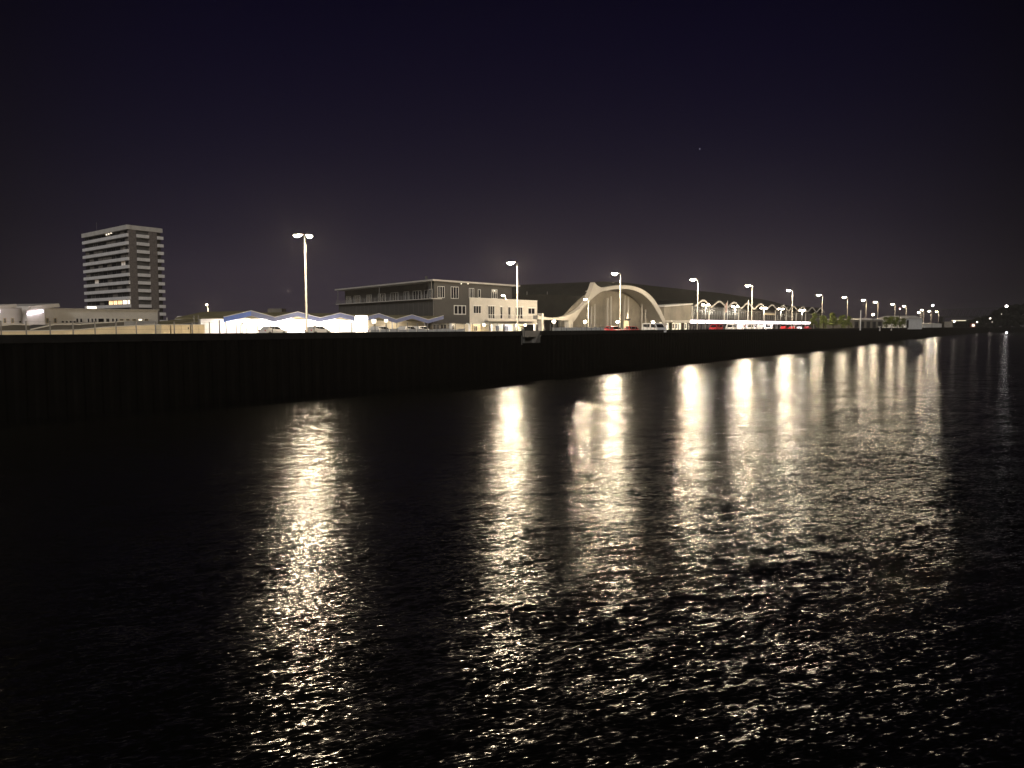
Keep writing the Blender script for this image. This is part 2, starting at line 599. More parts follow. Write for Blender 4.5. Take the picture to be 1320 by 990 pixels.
# ------------------------------------------------------------------ tower block
A = at(168.5, 420, 300)
ZT = 46.2
B = at(111, 420, 330)
C = at(212.5, 420, 312)
FL = Frame(A, B)
FR = Frame(A, C)
tower = thing('tower_block', 'brown brick high rise tower with white balcony bands behind the low white building', 'building', (A.x, A.y, GZ))
back = B + (C - A)
mb = MB()
foot = [FL.p(0.0, -0.9, GZ), FL.p(FL.len, -0.9, GZ), Vector((back.x, back.y, GZ)), FR.p(FR.len, -0.9, GZ)]
mb.prism(foot, (0, 0, ZT - 1.0 - GZ))
part('wall', mb, 'grey_panel', tower)
# roof edge
mb = MB()
mb.fbox(FL, -0.25, FL.len + 0.2, -1.2, 0.3, ZT - 1.7, ZT)
mb.fbox(FR, -0.1, FR.len + 0.25, -1.2, 0.25, ZT - 1.7, ZT - 0.01)
rf = part('roof_edge', mb, 'off_white', tower)
part('roof', MB().prism([p + Vector((0, 0, ZT - 0.8 - GZ)) for p in foot], (0, 0, 0.25)), 'dark_roof', tower)
an = FL.p(FL.len * 0.83, -3, 0)
part('antenna', MB().tube([(an.x, an.y, ZT - 1), (an.x, an.y, ZT + 4.5)], 0.06, 6), 'steel_pole', rf)
pr = FL.p(FL.len * 0.4, -7, 0)
part('plant_room', MB().fbox(FL, FL.len * 0.3, FL.len * 0.55, -9, -5, ZT - 0.9, ZT + 0.4), 'grey_panel', rf)
# brick piers on the narrow side
for a, b in ((0.035, 0.245), (0.62, 0.845)):
    part('brick_pier', MB().fbox(FR, a * FR.len, b * FR.len, -0.8, 0.12, GZ, ZT - 1.7), 'brick_brown', tower)
band0 = 42.3
lit = {(3, 4): 'curtain', (1, 5): 'curtain', (7, 4): 'curtain', (4, 8): 'lit_dim', (6, 2): 'lit_dim', (9, 6): 'lit_window', (9, 5): 'lit_window', (9, 7): 'lit_window', (9, 8): 'lit_window_pale', (9, 9): 'lit_window_pale'}
def add_window(par, F, s0, s1, d, z0, z1, pane, frame='dark_metal', mull=1, fw=0.09):
    w = MB()
    w.fbox(F, s0, s1, d, d + 0.07, z0, z0 + fw)
    w.fbox(F, s0, s1, d, d + 0.07, z1 - fw, z1)
    w.fbox(F, s0, s0 + fw, d, d + 0.068, z0 + fw, z1 - fw)
    w.fbox(F, s1 - fw, s1, d, d + 0.068, z0 + fw, z1 - fw)
    for k in range(mull):
        c = s0 + (s1 - s0) * (k + 1) / (mull + 1)
        w.fbox(F, c - fw / 2, c + fw / 2, d, d + 0.066, z0 + fw, z1 - fw)
    o = part('window', w, frame, par)
    part('pane', MB().fbox(F, s0 + fw * 0.5, s1 - fw * 0.5, d + 0.005, d + 0.03, z0 + fw * 0.5, z1 - fw * 0.5), pane, o)
    return o
NW = 10
for i in range(12):
    zc = band0 - 3.06 * i
    part('balcony_band', MB().fbox(FL, 0.1, FL.len, -0.95, 0.25, zc - 0.62, zc + 0.62), 'balcony_white', tower)
    part('balcony_band', MB().fbox(FR, 0.255 * FR.len, 0.61 * FR.len, -0.95, 0.42, zc - 0.62, zc + 0.62), 'balcony_white', tower)
    part('balcony_band', MB().fbox(FR, 0.86 * FR.len, 1.03 * FR.len, -0.95, 0.42, zc - 0.62, zc + 0.62), 'balcony_white', tower)
    z0, z1 = zc + 0.66, zc + 2.40
    if i == 0:
        z1 = min(z1, ZT - 1.75)
    for k in range(NW):
        # window 0 is at the far left end
        a = FL.len * (1 - (k + 0.96) / NW)
        b = FL.len * (1 - (k + 0.06) / NW)
        pane = lit.get((i, k), random.choice(['glass_dark', 'glass_dark', 'glass_grey', 'glass_grey', 'curtain']))
        add_window(tower, FL, a, b, -0.9, z0, z1, pane, 'steel_pole' if (k * 7 + i) % 5 == 0 else 'dark_metal', mull=2 if k % 2 else 1, fw=0.12)
    for a, b in ((0.27, 0.60), (0.87, 0.99)):
        add_window(tower, FR, a * FR.len, b * FR.len, -0.9, z0, z1, random.choice(['glass_dark', 'glass_grey']), mull=2 if b < 0.7 else 1, fw=0.1)
# small lamps left burning in flats
for F, s, z in ((FL, 0.42, 44.0), (FL, 0.37, 44.2), (FL, 0.47, 43.9), (FL, 0.10, 36.6), (FL, 0.22, 33.2), (FR, 0.34, 40.6)):
    ln = F.len
    part('room_lamp', MB().fbox(F, s * ln, s * ln + 0.55, -0.82, -0.5, z, z + 0.4), 'lit_window_pale', tower)

# ------------------------------------------------------------------ low white buildings on the left
FA = Frame(at(-60, 420, 112), at(203, 420, 150))
def fpoly(F, pts, d=0.0):
    out = []
    for px, py in pts:
        s, z = F.hit(px, py, d)
        out.append(F.p(s, d, z))
    return out
t = thing('low_white_building', 'long low off white building with small dark windows below the tower block', 'building', FA.p(0, 0, GZ))
s1, zR = FA.hit(203, 400)
s0, zL = FA.hit(-58, 397)
part('wall', MB().fbox(FA, s0, s1, -14, 0, GZ, zL, GZ, zR), 'white_paint', t)
part('roof', MB().fbox(FA, s0 - 0.3, s1 + 0.3, -14.3, 0.25, zL, zL + 0.16, zR, zR + 0.16), 'off_white', t)
def pxwin(par, F, x0, x1, y0, y1, pane='glass_dark', frame='white_paint', mull=1, d=0.0, fw=0.07):
    a, z1 = F.hit(x0, y0, d)
    b, _ = F.hit(x1, y0, d)
    c = (x0 + x1) / 2
    z1 = F.hit(c, y0, d)[1]
    z0 = F.hit(c, y1, d)[1]
    return add_window(par, F, min(a, b), max(a, b), d, z0, z1, pane, frame, mull, fw)
for x0, x1 in ((97.5, 101), (102.5, 106), (112, 115), (117, 120), (121.5, 124.5), (126, 134), (136, 141), (143.5, 147), (148.5, 151.5)):
    pxwin(t, FA, x0, x1, 410.2, 415.8, mull=0)
for x0 in (24, 29, 34, 79, 84, 89, 94):
    pxwin(t, FA, x0, x0 + 3.5, 413.5, 416.3, mull=0, fw=0.05)
for x0 in (4, 14, 59, 69):
    pxwin(t, FA, x0, x0 + 3.6, 409.8, 416.6, pane='glass_grey', frame='cream', mull=0)
for x0 in (154, 162, 170, 178, 186):
    pxwin(t, FA, x0, x0 + 5, 411, 413.5, pane='lit_window_pale' if x0 == 178 else 'glass_grey', frame='cream', mull=0, fw=0.05)
part('rooftop_lamp', MB().fbox(FA, FA.hit(129, 398)[0], FA.hit(139, 398)[0], -3, -2.6, FA.hit(134, 399)[1], FA.hit(134, 395.5, -3)[1]), 'lit_window_pale', t)
# winged roof lights standing proud of the roof
FA2 = Frame(FA.p(0, 1.6, 0), FA.p(FA.len, 1.6, 0))
for pts, body, tube in (([(-30, 401), (-30, 396), (21, 391.8), (22.5, 395.5)], [(-30, 401), (-8, 400), (-8, 424), (-30, 424)], (-12, 1)),
                        ([(36, 400), (37.5, 394.5), (76, 391.2), (77.5, 395.6)], [(37, 399), (60, 397), (60, 420), (37, 425)], (37, 56.5))):
    w = thing('winged_entrance', 'tilted white winged roof over a pale porch with a glowing tube lamp' if tube[0] > 0 else
              'tilted white winged roof beyond the porch with the glowing tube lamp', 'roof', FA2.p(FA2.hit(pts[0][0], 420)[0], 0, GZ))
    part('roof_wing', MB().prism(fpoly(FA2, pts), FA2.p(0, -9, 0) - FA2.p(0, 0, 0)), 'off_white', w)
    bd = fpoly(FA2, body)
    for q in (2, 3): bd[q].z = GZ
    part('porch_wall', MB().prism([p - Vector((FA2.n.x, FA2.n.y, 0)) * 0.4 for p in bd], FA2.p(0, -1.0, 0) - FA2.p(0, 0, 0)), 'off_white', w)
    a, za = FA2.hit(tube[0], 404.8)
    b, zb = FA2.hit(tube[1], 401.2)
    part('tube_lamp', MB().fbox(FA2, a, b, -0.35, -0.1, za - 0.15, za + 0.15, zb - 0.15, zb + 0.2), 'tube_lilac', w)
    bulb(w, FA2.p((a + b) / 2, 1.4, (za + zb) / 2 - 0.3), 26, 0.3, (0.97, 0.86, 0.92), local=False)
    wing2 = [(pts[2][0] - 1, 395.6), (pts[2][0] - 1, 393.6), (pts[2][0] + 18, 394.4), (pts[2][0] + 18, 396)]
    part('rear_wing', MB().prism([p + FA2.p(0, -3, 0) - FA2.p(0, 0, 0) for p in fpoly(FA2, wing2)], FA2.p(0, -5, 0) - FA2.p(0, 0, 0)), 'off_white', w)
# dark sawtooth awnings
FB = Frame(at(-40, 420, 84), at(180, 420, 112))
for pts, lb in (([(-38, 424), (16, 418.6), (38, 419.3), (38, 428), (-38, 430)], 'dark grey awning with white edge before the first winged roof'),
                ([(39, 425.2), (70, 418.6), (104, 418.5), (104, 427.5), (39, 428.5)], 'dark grey awning with white edge below the glowing tube lamp'),
                ([(104.5, 418.2), (134, 416.2), (160, 414.8), (160, 422), (134, 424), (104.5, 427)], 'dark grey awning with white edge below the tower block')):
    w = thing('awning', lb, 'awning', FB.p(FB.hit(pts[0][0], 420)[0], 0, GZ), group='dark awnings by the fence')
    pp = fpoly(FB, pts)
    part('panel', MB().prism(pp, FB.p(0, -3, 0) - FB.p(0, 0, 0)), 'grey_panel', w)
    n = 3
    tp = pp[:n]
    part('edge_trim', MB().strip([p + Vector((0, 0, 0.12)) for p in tp], [p - Vector((0, 0, 0.02)) for p in tp], FB.p(0, 0.12, 0) - FB.p(0, 0, 0)), 'white_paint', w)
    for sx in (pts[0][0] + 6, pts[2][0] - 2):
        s, z = FB.hit(sx, 424)
        part('leg', MB().fbox(FB, s, s + 0.15, -1.5, -1.35, GZ, z), 'steel_pole', w)
# pale ramp parapet
FC = Frame(at(-60, 424, 74), at(207, 424, 92))
pp = fpoly(FC, [(-55, 428.2), (60, 426.8), (100, 425.6), (134, 422.5), (170, 420.3), (205, 418.8)])
low = [Vector((p.x, p.y, GZ)) for p in pp]
w = thing('ramp_parapet', 'pale concrete ramp parapet rising behind the fence', 'wall', low[0])
part('wall', MB().strip(pp, low, FC.p(0, -0.35, 0) - FC.p(0, 0, 0)), 'cream', w)
part('cap', MB().strip([p + Vector((0, 0, 0.1)) for p in pp], pp, FC.p(0, 0.05, 0) - FC.p(0, 0.0, 0)), 'off_white', w)
# cream cabinets
FD = Frame(at(205, 424, 86), at(266, 424, 92))
for i, (x0, x1, lb) in enumerate(((207.5, 219.3, 'cream service cabinet beside the pale ramp parapet'), (220.3, 245.3, 'widest cream service cabinet, with a small dark lock, in the middle of three'),
                                  (246.3, 264, 'cream service cabinet beside the zigzag canopies'))):
    a, b = FD.hit(x0, 420)[0], FD.hit(x1, 420)[0]
    z = FD.hit((x0 + x1) / 2, 419)[1]
    w = thing('service_cabinet', lb, 'cabinet', FD.p(a, 0, GZ), group='cream cabinets behind the fence')
    part('body', MB().fbox(FD, a + 0.03, b - 0.03, -1.1, 0, GZ, z), 'cream', w)
    part('lid', MB().fbox(FD, a, b, -1.15, 0.05, z, z + 0.07), 'off_white', w)
    nd = 1 if i == 0 else 2
    for k in range(nd):
        q0, q1 = a + (b - a) * (k / nd) + 0.08, a + (b - a) * ((k + 1) / nd) - 0.08
        d_ = part('door', MB().fbox(FD, q0, q1, 0.0, 0.03, GZ + 0.15, z - 0.1), 'cream', w)
        if i == 1 and k == 1:
            part('lock', MB().fbox(FD, q1 - 0.3, q1 - 0.18, 0.03, 0.06, z - 0.5, z - 0.25), 'dark_metal', d_)
# two thin poles behind the cabinets
for x in (250.5, 256):
    p = at(x, 420, 100)
    w = single('pole', MB().tube([(p.x, p.y, GZ), (p.x, p.y, at(x, 406.5, 100).z)], [0.07, 0.05], 6), 'steel_pole',
               'thin pale pole standing behind the cream cabinets', 'pole', 'thin poles behind the cabinets', loc=(p.x, p.y, GZ))

# ------------------------------------------------------------------ zigzag canopies
peaks = [(323, 401), (383, 402.3), (438, 403.8), (488, 404.4), (531, 406)]
FZ = Frame(at(280, 420, 132), at(575, 420, 192))
zig = [(288, 409), (323, 401), (353.5, 409.2), (383, 402.3), (412, 410.0), (438, 403.8), (465, 410.3), (488, 404.4), (510, 411.8), (531, 406), (551.5, 412.5), (571.5, 407)]
TH = 5.6
top = fpoly(FZ, zig)
bot = fpoly(FZ, [(x, y + TH * (1.15 - 0.4 * (x - 288) / 284)) for x, y in zig])
vb = FZ.p(0, -1, 0) - FZ.p(0, 0, 0)
cz = thing('zigzag_canopy', 'white market hall under a folded zigzag roof with blue edge', 'building', FZ.p(0, 0, GZ))
for i in range(len(zig) - 1):
    f = part('roof_fold', MB().strip(top[i:i + 2], [p - Vector((0, 0, 0.25)) for p in top[i:i + 2]], vb * 13), 'olive_roof', cz)
    up = 0.03
    part('fascia', MB().strip([p + vb * -0.12 + Vector((0, 0, up)) for p in top[i:i + 2]], [p + vb * -0.12 for p in bot[i:i + 2]], vb * 0.1),
         'fascia_blue' if i == 0 else 'fascia_pale', f)
    part('edge_strip', MB().strip([p + vb * -0.16 + Vector((0, 0, up + 0.1)) for p in top[i:i + 2]], [p + vb * -0.16 + Vector((0, 0, up - 0.02)) for p in top[i:i + 2]], vb * 0.2), 'white_paint', f)
sA, sB = FZ.hit(289, 420)[0], FZ.hit(571, 420)[0]
sC = FZ.hit(476, 420)[0]
bz = [p + vb * 6 for p in top]
# back wall in lengths following the folds
for i in range(len(zig) - 1):
    a, b = bz[i] - Vector((0, 0, 0.3)), bz[i + 1] - Vector((0, 0, 0.3))
    la, lb_ = Vector((a.x, a.y, GZ)), Vector((b.x, b.y, GZ))
    part('back_wall', MB().strip([a, b], [la, lb_], vb * 0.3), 'white_paint' if i < 7 else 'cream', cz)
for i in range(len(zig)):
    p = bot[i] + vb * 1.0
    if i % 2 == 0:
        part('column', MB().box(p.x - 0.12, p.x + 0.12, p.y - 0.12, p.y + 0.12, GZ, p.z + 0.4), 'steel_pole', cz)
for i in (1, 3, 5, 7, 9):
    p = bot[i] + vb * 2.6 - Vector((0, 0, -0.15))
    fx = part('ceiling_lamp', MB().box(p.x - 0.6, p.x + 0.6, p.y - 0.15, p.y + 0.15, p.z, p.z + 0.1), 'lamp_small' if i < 7 else 'lit_window_pale', cz)
    bulb(cz, p - Vector((0, 0, 0.35)), (600, 6500, 6500, 420, 260)[i // 2], 0.3, (1.0, 0.90, 0.80), local=False)
# arch shaped bicycle hoops by the first fold
for x in (307.5, 315):
    a, c = at(x - 2.6, 428, 128), at(x + 2.6, 428, 128)
    zt = at(x, 416, 128).z
    pts = [(a.x, a.y, GZ), (a.x, a.y, zt - 0.35), ((a.x * 3 + c.x) / 4, a.y, zt - 0.05), ((a.x + c.x) / 2, a.y, zt), ((a.x + 3 * c.x) / 4, a.y, zt - 0.05), (c.x, c.y, zt - 0.35), (c.x, c.y, GZ)]
    single('arched_frame', MB().tube(pts, 0.06, 6), 'dark_metal', 'dark arched steel hoop standing below the blue end of the zigzag roof', 'hoop', 'arched hoops below the blue roof end', loc=(a.x, a.y, GZ))
# glowing pillar
p = at(466, 420, 150)
py_ = thing('lit_pillar', 'glaring white advertising pillar between the zigzag canopies', 'pillar', (p.x, p.y, GZ))
zt = at(466, 405.5, 150).z
part('base', MB().tube([(0, 0, 0), (0, 0, 0.4)], [1.0, 1.0], 16), 'concrete', py_, True)
part('drum', MB().tube([(0, 0, 0.4), (0, 0, 0.6), (0, 0, zt - GZ - 0.5), (0, 0, zt - GZ - 0.3)], [1.1, 1.2, 1.2, 1.1], 20), 'pylon_glow', py_, True, True)
part('cap', MB().tube([(0, 0, zt - GZ - 0.3), (0, 0, zt - GZ - 0.2), (0, 0, zt - GZ)], [1.25, 1.25, 0.5], 20), 'off_white', py_, True)
bulb(py_, (1.2, -1.9, 2.2), 700, 0.4, (1.0, 0.86, 0.68))
# two square lanterns before the dim canopy end
for x, y, w_, lb in ((482, 414.5, 5.5, 'square white lantern on a dark post beside the glaring pillar'), (497.5, 413.5, 4.0, 'smaller square lantern on a dark post under the second last canopy peak')):
    p = at(x, y, 130)
    g = w_ * 130 / FPX / 2
    t = thing('lantern', lb, 'lantern', (p.x, p.y, GZ), group='square lanterns')
    h = p.z - GZ
    part('post', MB().tube([(0, 0, 0), (0, 0, h - g)], 0.06, 6), 'dark_metal', t, True)
    part('lamp_box', MB().hexa([(-g * .8, -g * .8, h - g), (g * .8, -g * .8, h - g), (g * .8, g * .8, h - g), (-g * .8, g * .8, h - g),
                                (-g, -g, h + g), (g, -g, h + g), (g, g, h + g), (-g, g, h + g)]), 'lit_window_pale', t, True)
    part('lid', MB().box(-g * 1.05, g * 1.05, -g * 1.05, g * 1.05, h + g, h + g + 0.06), 'dark_metal', t, True)
# olive shed roof receding behind
FO = Frame(at(206, 420, 165), at(420, 420, 172))
t = thing('olive_shed', 'low shed with long olive roof behind the cream cabinets', 'building', FO.p(0, 0, GZ))
up_ = fpoly(FO, [(150, 417.2), (205, 414.2), (246, 409.6), (290, 405.6), (326, 402.8), (430, 404), (470, 407)], -8)
lo_ = fpoly(FO, [(150, 419.5), (205, 418.6), (246, 415.2), (290, 412.2), (326, 410.5), (430, 411), (470, 412)])
part('roof', MB().strip(up_, lo_, Vector((0, 0, -0.15))), 'olive_roof', t)
part('wall', MB().strip([p - Vector((0, 0, 0.15)) for p in lo_], [Vector((p.x, p.y, GZ)) for p in lo_], vb * 0.3), 'grey_panel', t)
for x, y in ((216, 411.5), (258.5, 407.2), (296.5, 404)):
    s, z = FO.hit(x, y, -8)
    part('vent_pipe', MB().tube([FO.p(s, -7.5, z - 1.0), FO.p(s, -7.5, z + 0.35)], 0.14, 8), 'off_white', t)
for x0, x1, yt in ((225.5, 241, 407.5), (334, 349, 404.5)):
    s0_, z = FO.hit(x0, yt, -8)
    s1_, _ = FO.hit(x1, yt, -8)
    m_ = (s0_ + s1_) / 2
    part('skylight', MB().prism([FO.p(s0_, -7.2, z - 0.75), FO.p(s1_, -7.2, z - 0.75), FO.p(m_ + (s1_ - s0_) * .22, -7.2, z), FO.p(m_ - (s1_ - s0_) * .22, -7.2, z)], FO.p(0, -3, 0) - FO.p(0, 0, 0)), 'off_white', t)
FO2 = Frame(at(340, 420, 200), at(366, 420, 200))
single('plant_room', MB().fbox(FO2, FO2.hit(345, 400)[0], FO2.hit(363, 400)[0], -4, 0, GZ, FO2.hit(354, 397.8)[1]), 'facade_tan',
       'small brown box shaped plant room behind the first canopy valley', 'building')

# ------------------------------------------------------------------ grey two storey building
P0 = at(560, 420, 195)
P1 = at(437, 420, 246)
uL = Vector((P1.x - P0.x, P1.y - P0.y)).normalized()
uR = Vector((-uL.y, uL.x))
if uR.x < 0: uR = -uR
P2 = Vector((P0.x, P0.y)) + uR * 24.2
GL = Frame(P0, P1)
GR = Frame(P0, (P2.x, P2.y))
gb = thing('grey_office', 'grey clad two storey office with glazed balcony storey and overhanging flat roof', 'building', (P0.x, P0.y, GZ))
zc_ = GR.hit(560, 360)[1]
ze_ = GR.hit(650, 366.5)[1]
zsof = GR.hit(590, 416.5)[1]
zbal = GR.hit(560, 385.5)[1]
vL = Vector((uL.x, uL.y, 0))
vR = Vector((uR.x, uR.y, 0))
# right front mass, lower left mass, recessed upper left mass
LL, LR = GL.len, GR.len
mb = MB()
q = [GR.p(0, 0, zsof), GR.p(LR, 0, zsof), GR.p(LR, 0, zsof) + vL * LL, GR.p(0, 0, zsof) + vL * LL]
mb.prism(q, (0, 0, zbal - zsof))
part('lower_wall', mb, 'cladding_grey', gb)
mb = MB()
rec = 2.2
zu = zc_ - 0.45
q = [(rec * 0 , 0), (LR, 0), (LR, LL), (rec, LL), (rec, 3.2), (0, 3.2)]
def gp(r, l, z): 
    return GR.p(0, 0, z) + vR * r + vL * l
mb.v = [gp(r, l, zbal) for r, l in q] + [gp(r, l, zu - (0.62 * r / LR)) for r, l in q]
n = len(q)
mb.f = [tuple(range(n)), tuple(range(2 * n - 1, n - 1, -1))] + [(i, (i + 1) % n, (i + 1) % n + n, i + n) for i in range(n)]
part('upper_wall', mb, 'cladding_grey', gb)
mb = MB()
o_ = 0.9
rp = [(-o_, -o_, 0), (LR + 2.2, -o_, -0.7), (LR + 2.2, LL + o_, -0.7), (-o_, LL + o_, 0)]
mb.hexa([gp(r, l, zu + dz + 0.02) for r, l, dz in rp] + [gp(r, l, zu + dz + 0.42) for r, l, dz in rp])
rf = part('roof', mb, 'off_white', gb)
ch = gp(3, 9.5, 0)
part('chimney', MB().box(ch.x - 0.35, ch.x + 0.35, ch.y - 0.35, ch.y + 0.35, zu + 0.3, zu + 1.9), 'dark_metal', rf)
# balcony slab, wraps the corner
mb = MB()
mb.hexa([gp(r, l, zbal) for r, l in ((-0.9, -0.15), (2.2, -0.15), (2.2, LL), (-0.9, LL))] + [gp(r, l, zbal + 0.22) for r, l in ((-0.9, -0.15), (2.2, -0.15), (2.2, LL), (-0.9, LL))])
bs = part('balcony_slab', mb, 'off_white', gb)
n = 26
for k in range(n + 1):
    l = 0.1 + (LL - 0.3) * k / n
    p = gp(-0.8, l, 0)
    part('railing_post', MB().box(p.x - 0.05, p.x + 0.05, p.y - 0.05, p.y + 0.05, zbal + 0.22, zbal + 1.25), 'steel_pole', bs)
for z in (0.6, 0.95, 1.22):
    mb = MB()
    mb.hexa([gp(r, l, zbal + z) for r, l in ((-0.83, 0), (-0.77, 0), (-0.77, LL), (-0.83, LL))] + [gp(r, l, zbal + z + 0.05) for r, l in ((-0.83, 0), (-0.77, 0), (-0.77, LL), (-0.83, LL))])
    part('railing', mb, 'steel_pole', bs)
for l in (0.05, LL * 0.49, LL * 0.98):
    p = gp(-0.75, l, 0)
    part('roof_post', MB().tube([(p.x, p.y, zbal), (p.x, p.y, zu + 0.05)], 0.10, 8), 'steel_pole', gb)
p = gp(-0.06, 0.3, 0)
part('downpipe', MB().tube([(p.x, p.y, GZ), (p.x, p.y, zbal)], 0.09, 8), 'steel_pole', gb)
# glazing of the recessed storey
FU = Frame((gp(rec, 3.2, 0).x, gp(rec, 3.2, 0).y), (gp(rec, LL, 0).x, gp(rec, LL, 0).y))
for a, b in ((0.02, 0.10), (0.13, 0.21), (0.25, 0.30), (0.36, 0.44), (0.50, 0.58), (0.66, 0.72), (0.80, 0.88), (0.92, 0.98)):
    add_window(gb, FU, a * FU.len, b * FU.len, 0.0, zbal + 0.3, zbal + 2.7, 'glass_grey' if a > 0.3 else 'glass_dark', 'white_paint', 2, 0.12)
FU0 = Frame((gp(0, 0.2, 0).x, gp(0, 0.2, 0).y), (gp(0, 3.2, 0).x, gp(0, 3.2, 0).y))
add_window(gb, FU0, 0.5, 2.5, 0.0, zbal + 0.4, zbal + 2.6, 'glass_dark', 'white_paint', 2, 0.12)
# cladding joints of the lower left face
for k in range(1, 22):
    mb = MB().fbox(GL, LL * k / 22 - 0.03, LL * k / 22 + 0.03, 0, 0.04, zsof, zbal)
    part('cladding_rib', mb, 'cladding_light', gb)
for x0, x1, y0, y1 in ((564, 573, 369, 384), (581, 591, 369.5, 385), (604.5, 611, 371.5, 384.5), (616, 619.5, 373, 383.5), (633.5, 641, 373, 385)):
    pxwin(gb, GR, x0, x1, y0, y1, frame='white_paint', mull=2 if x1 - x0 > 5 else 0, d=0.0, fw=0.12, pane='glass_grey' if x0 > 630 else 'glass_dark')
pxwin(gb, GR, 585, 600.5, 393.5, 405.5, frame='white_paint', mull=2, fw=0.2)
for x in (594.3, 603):
    s, z = GR.hit(x, 365.8)
    part('wall_lamp', MB().ball(GR.p(s, 0.12, z), 0.17, 0.17, 0.17, 8, 6), 'lit_window_pale', gb, smooth=True)
s, z = GR.hit(637, 375)
part('wall_lamp', MB().ball(GR.p(s, 0.15, z), 0.14, 0.14, 0.14, 8, 6), 'lit_window_pale', gb, smooth=True)
# columns and the glazed undercroft
for x in (582, 604):
    s, z = GR.hit(x, 420)
    part('column', MB().fbox(GR, s - 0.3, s + 0.3, -0.7, -0.1, GZ, zsof), 'white_paint', gb)
UC = MB().hexa([gp(r, l, GZ) for r, l in ((0.5, 3), (LR, 3), (LR, LL), (0.5, LL))] + [gp(r, l, zsof - 0.01) for r, l in ((0.5, 3), (LR, 3), (LR, LL), (0.5, LL))])
part('undercroft_wall', UC, 'facade_tan', gb)
FUC = Frame((gp(0.5, 3, 0).x, gp(0.5, 3, 0).y), (gp(LR, 3, 0).x, gp(LR, 3, 0).y))
for k in range(5):
    add_window(gb, FUC, 0.6 + k * 2.3, 2.6 + k * 2.3, 0.0, GZ + 0.6, zsof - 0.25, 'glass_grey', 'off_white', 1, 0.1)
bulb(gb, gp(8, 1.2, zsof - 0.5), 120, 0.15, (1.0, 0.85, 0.62), local=False)

# ------------------------------------------------------------------ white annex with balcony
NA = Frame(at(606, 420, 160), at(692.5, 420, 173))
nb = thing('white_annex', 'cream white first floor annex on columns with a long balcony', 'building', NA.p(0, 0, GZ))
s0, s1 = NA.hit(605.5, 400)[0], NA.hit(692.5, 400)[0]
zA, zB = NA.hit(605.5, 384)[1], NA.hit(692.5, 388)[1]
zf = NA.hit(650, 416.3)[1]
zAB = (zA + zB) / 2
bk = Vector((-0.06, 1.0, 0)) * 10
part('wall', MB().prism([NA.p(s0, 0, zf), NA.p(s1, 0, zf), NA.p(s1, 0, zB), NA.p(s0, 0, zA)], bk), 'off_white', nb)
part('parapet_cap', MB().prism([NA.p(s0 - .06, .07, zA), NA.p(s1 + .06, .07, zB), NA.p(s1 + .06, .07, zB + .09), NA.p(s0 - .06, .07, zA + .09)], bk), 'white_paint', nb)
part('floor_slab', MB().prism([NA.p(s0 - .03, .05, zf - .3), NA.p(s1 + .03, .05, zf - .3), NA.p(s1 + .03, .05, zf), NA.p(s0 - .03, .05, zf)], bk), 'white_paint', nb)
for x0, x1, y0, y1, mu in ((610, 620, 394, 404.2, 2), (628.8, 637.6, 394.2, 411, 2), (644.3, 648, 395, 411, 0), (654.5, 658.2, 395.5, 411, 0), (664, 673.5, 395.8, 411, 2), (680.5, 689.3, 397, 405, 1)):
    w = pxwin(nb, NA, x0, x1, y0, y1, frame='white_paint', mull=mu, fw=0.1, pane='glass_dark')
    a, z = NA.hit(x0 - 0.8, y0)
    b, _ = NA.hit(x1 + 0.8, y0)
    part('lintel', MB().fbox(NA, a, b, 0.0, 0.16, z - 0.01, z + 0.16), 'white_paint', w)
b0, b1 = NA.hit(624.5, 410)[0], NA.hit(686, 410)[0]
zb0 = NA.hit(655, 412.2)[1]
bal = part('balcony_slab', MB().fbox(NA, b0, b1, 0.0, 1.3, zb0 - 0.35, zb0), 'off_white', nb)
part('handrail', MB().fbox(NA, b0, b1, 1.2, 1.28, zb0 + 0.98, zb0 + 1.06), 'white_paint', bal)
part('handrail', MB().fbox(NA, b0, b1, 1.22, 1.26, zb0 + 0.1, zb0 + 0.15), 'white_paint', bal)
for k in range(15):
    s = b0 + 0.05 + (b1 - b0 - 0.1) * k / 14
    part('baluster', MB().fbox(NA, s - 0.035, s + 0.035, 1.2, 1.27, zb0, zb0 + 0.98), 'white_paint', bal)
for s in (s0 + 0.3, (s0 * 2 + s1) / 3, (s0 + 2 * s1) / 3, s1 - 0.35):
    part('column', MB().fbox(NA, s - 0.2, s + 0.2, -0.6, -0.15, GZ, zf - 0.3), 'white_paint', nb)
part('ground_floor_wall', MB().fbox(NA, s0 + 2.5, s1 - 1.0, -8, -3.5, GZ, zf - 0.31), 'cream', nb)
for x, w_, mt, wt, cl in ((624, 0.22, 'lamp_small', 160, WARM), (664.3, 0.27, 'lamp_white', 330, (0.85, 0.88, 1.0)), (677, 0.22, 'lamp_small', 180, (1, 0.95, 0.8)), (648, 0.1, 'lit_window_pale', 0, WARM)):
    s, z = NA.hit(x, 419, -1.5)
    p = NA.p(s, -1.5, z)
    part('globe_lamp', MB().ball(p, w_, w_, w_, 10, 6), mt, nb, smooth=True)
    if wt: bulb(nb, p + Vector((0, -0.45, 0)), wt, 0.12, cl, local=False)
for x in (613, 633, 641, 653):
    s, z = NA.hit(x, 419, -3.5)
    add_window(nb, NA, s - 0.5, s + 0.5, -3.5, GZ + 0.4, zf - 0.6, 'glass_grey', 'off_white', 1, 0.08)

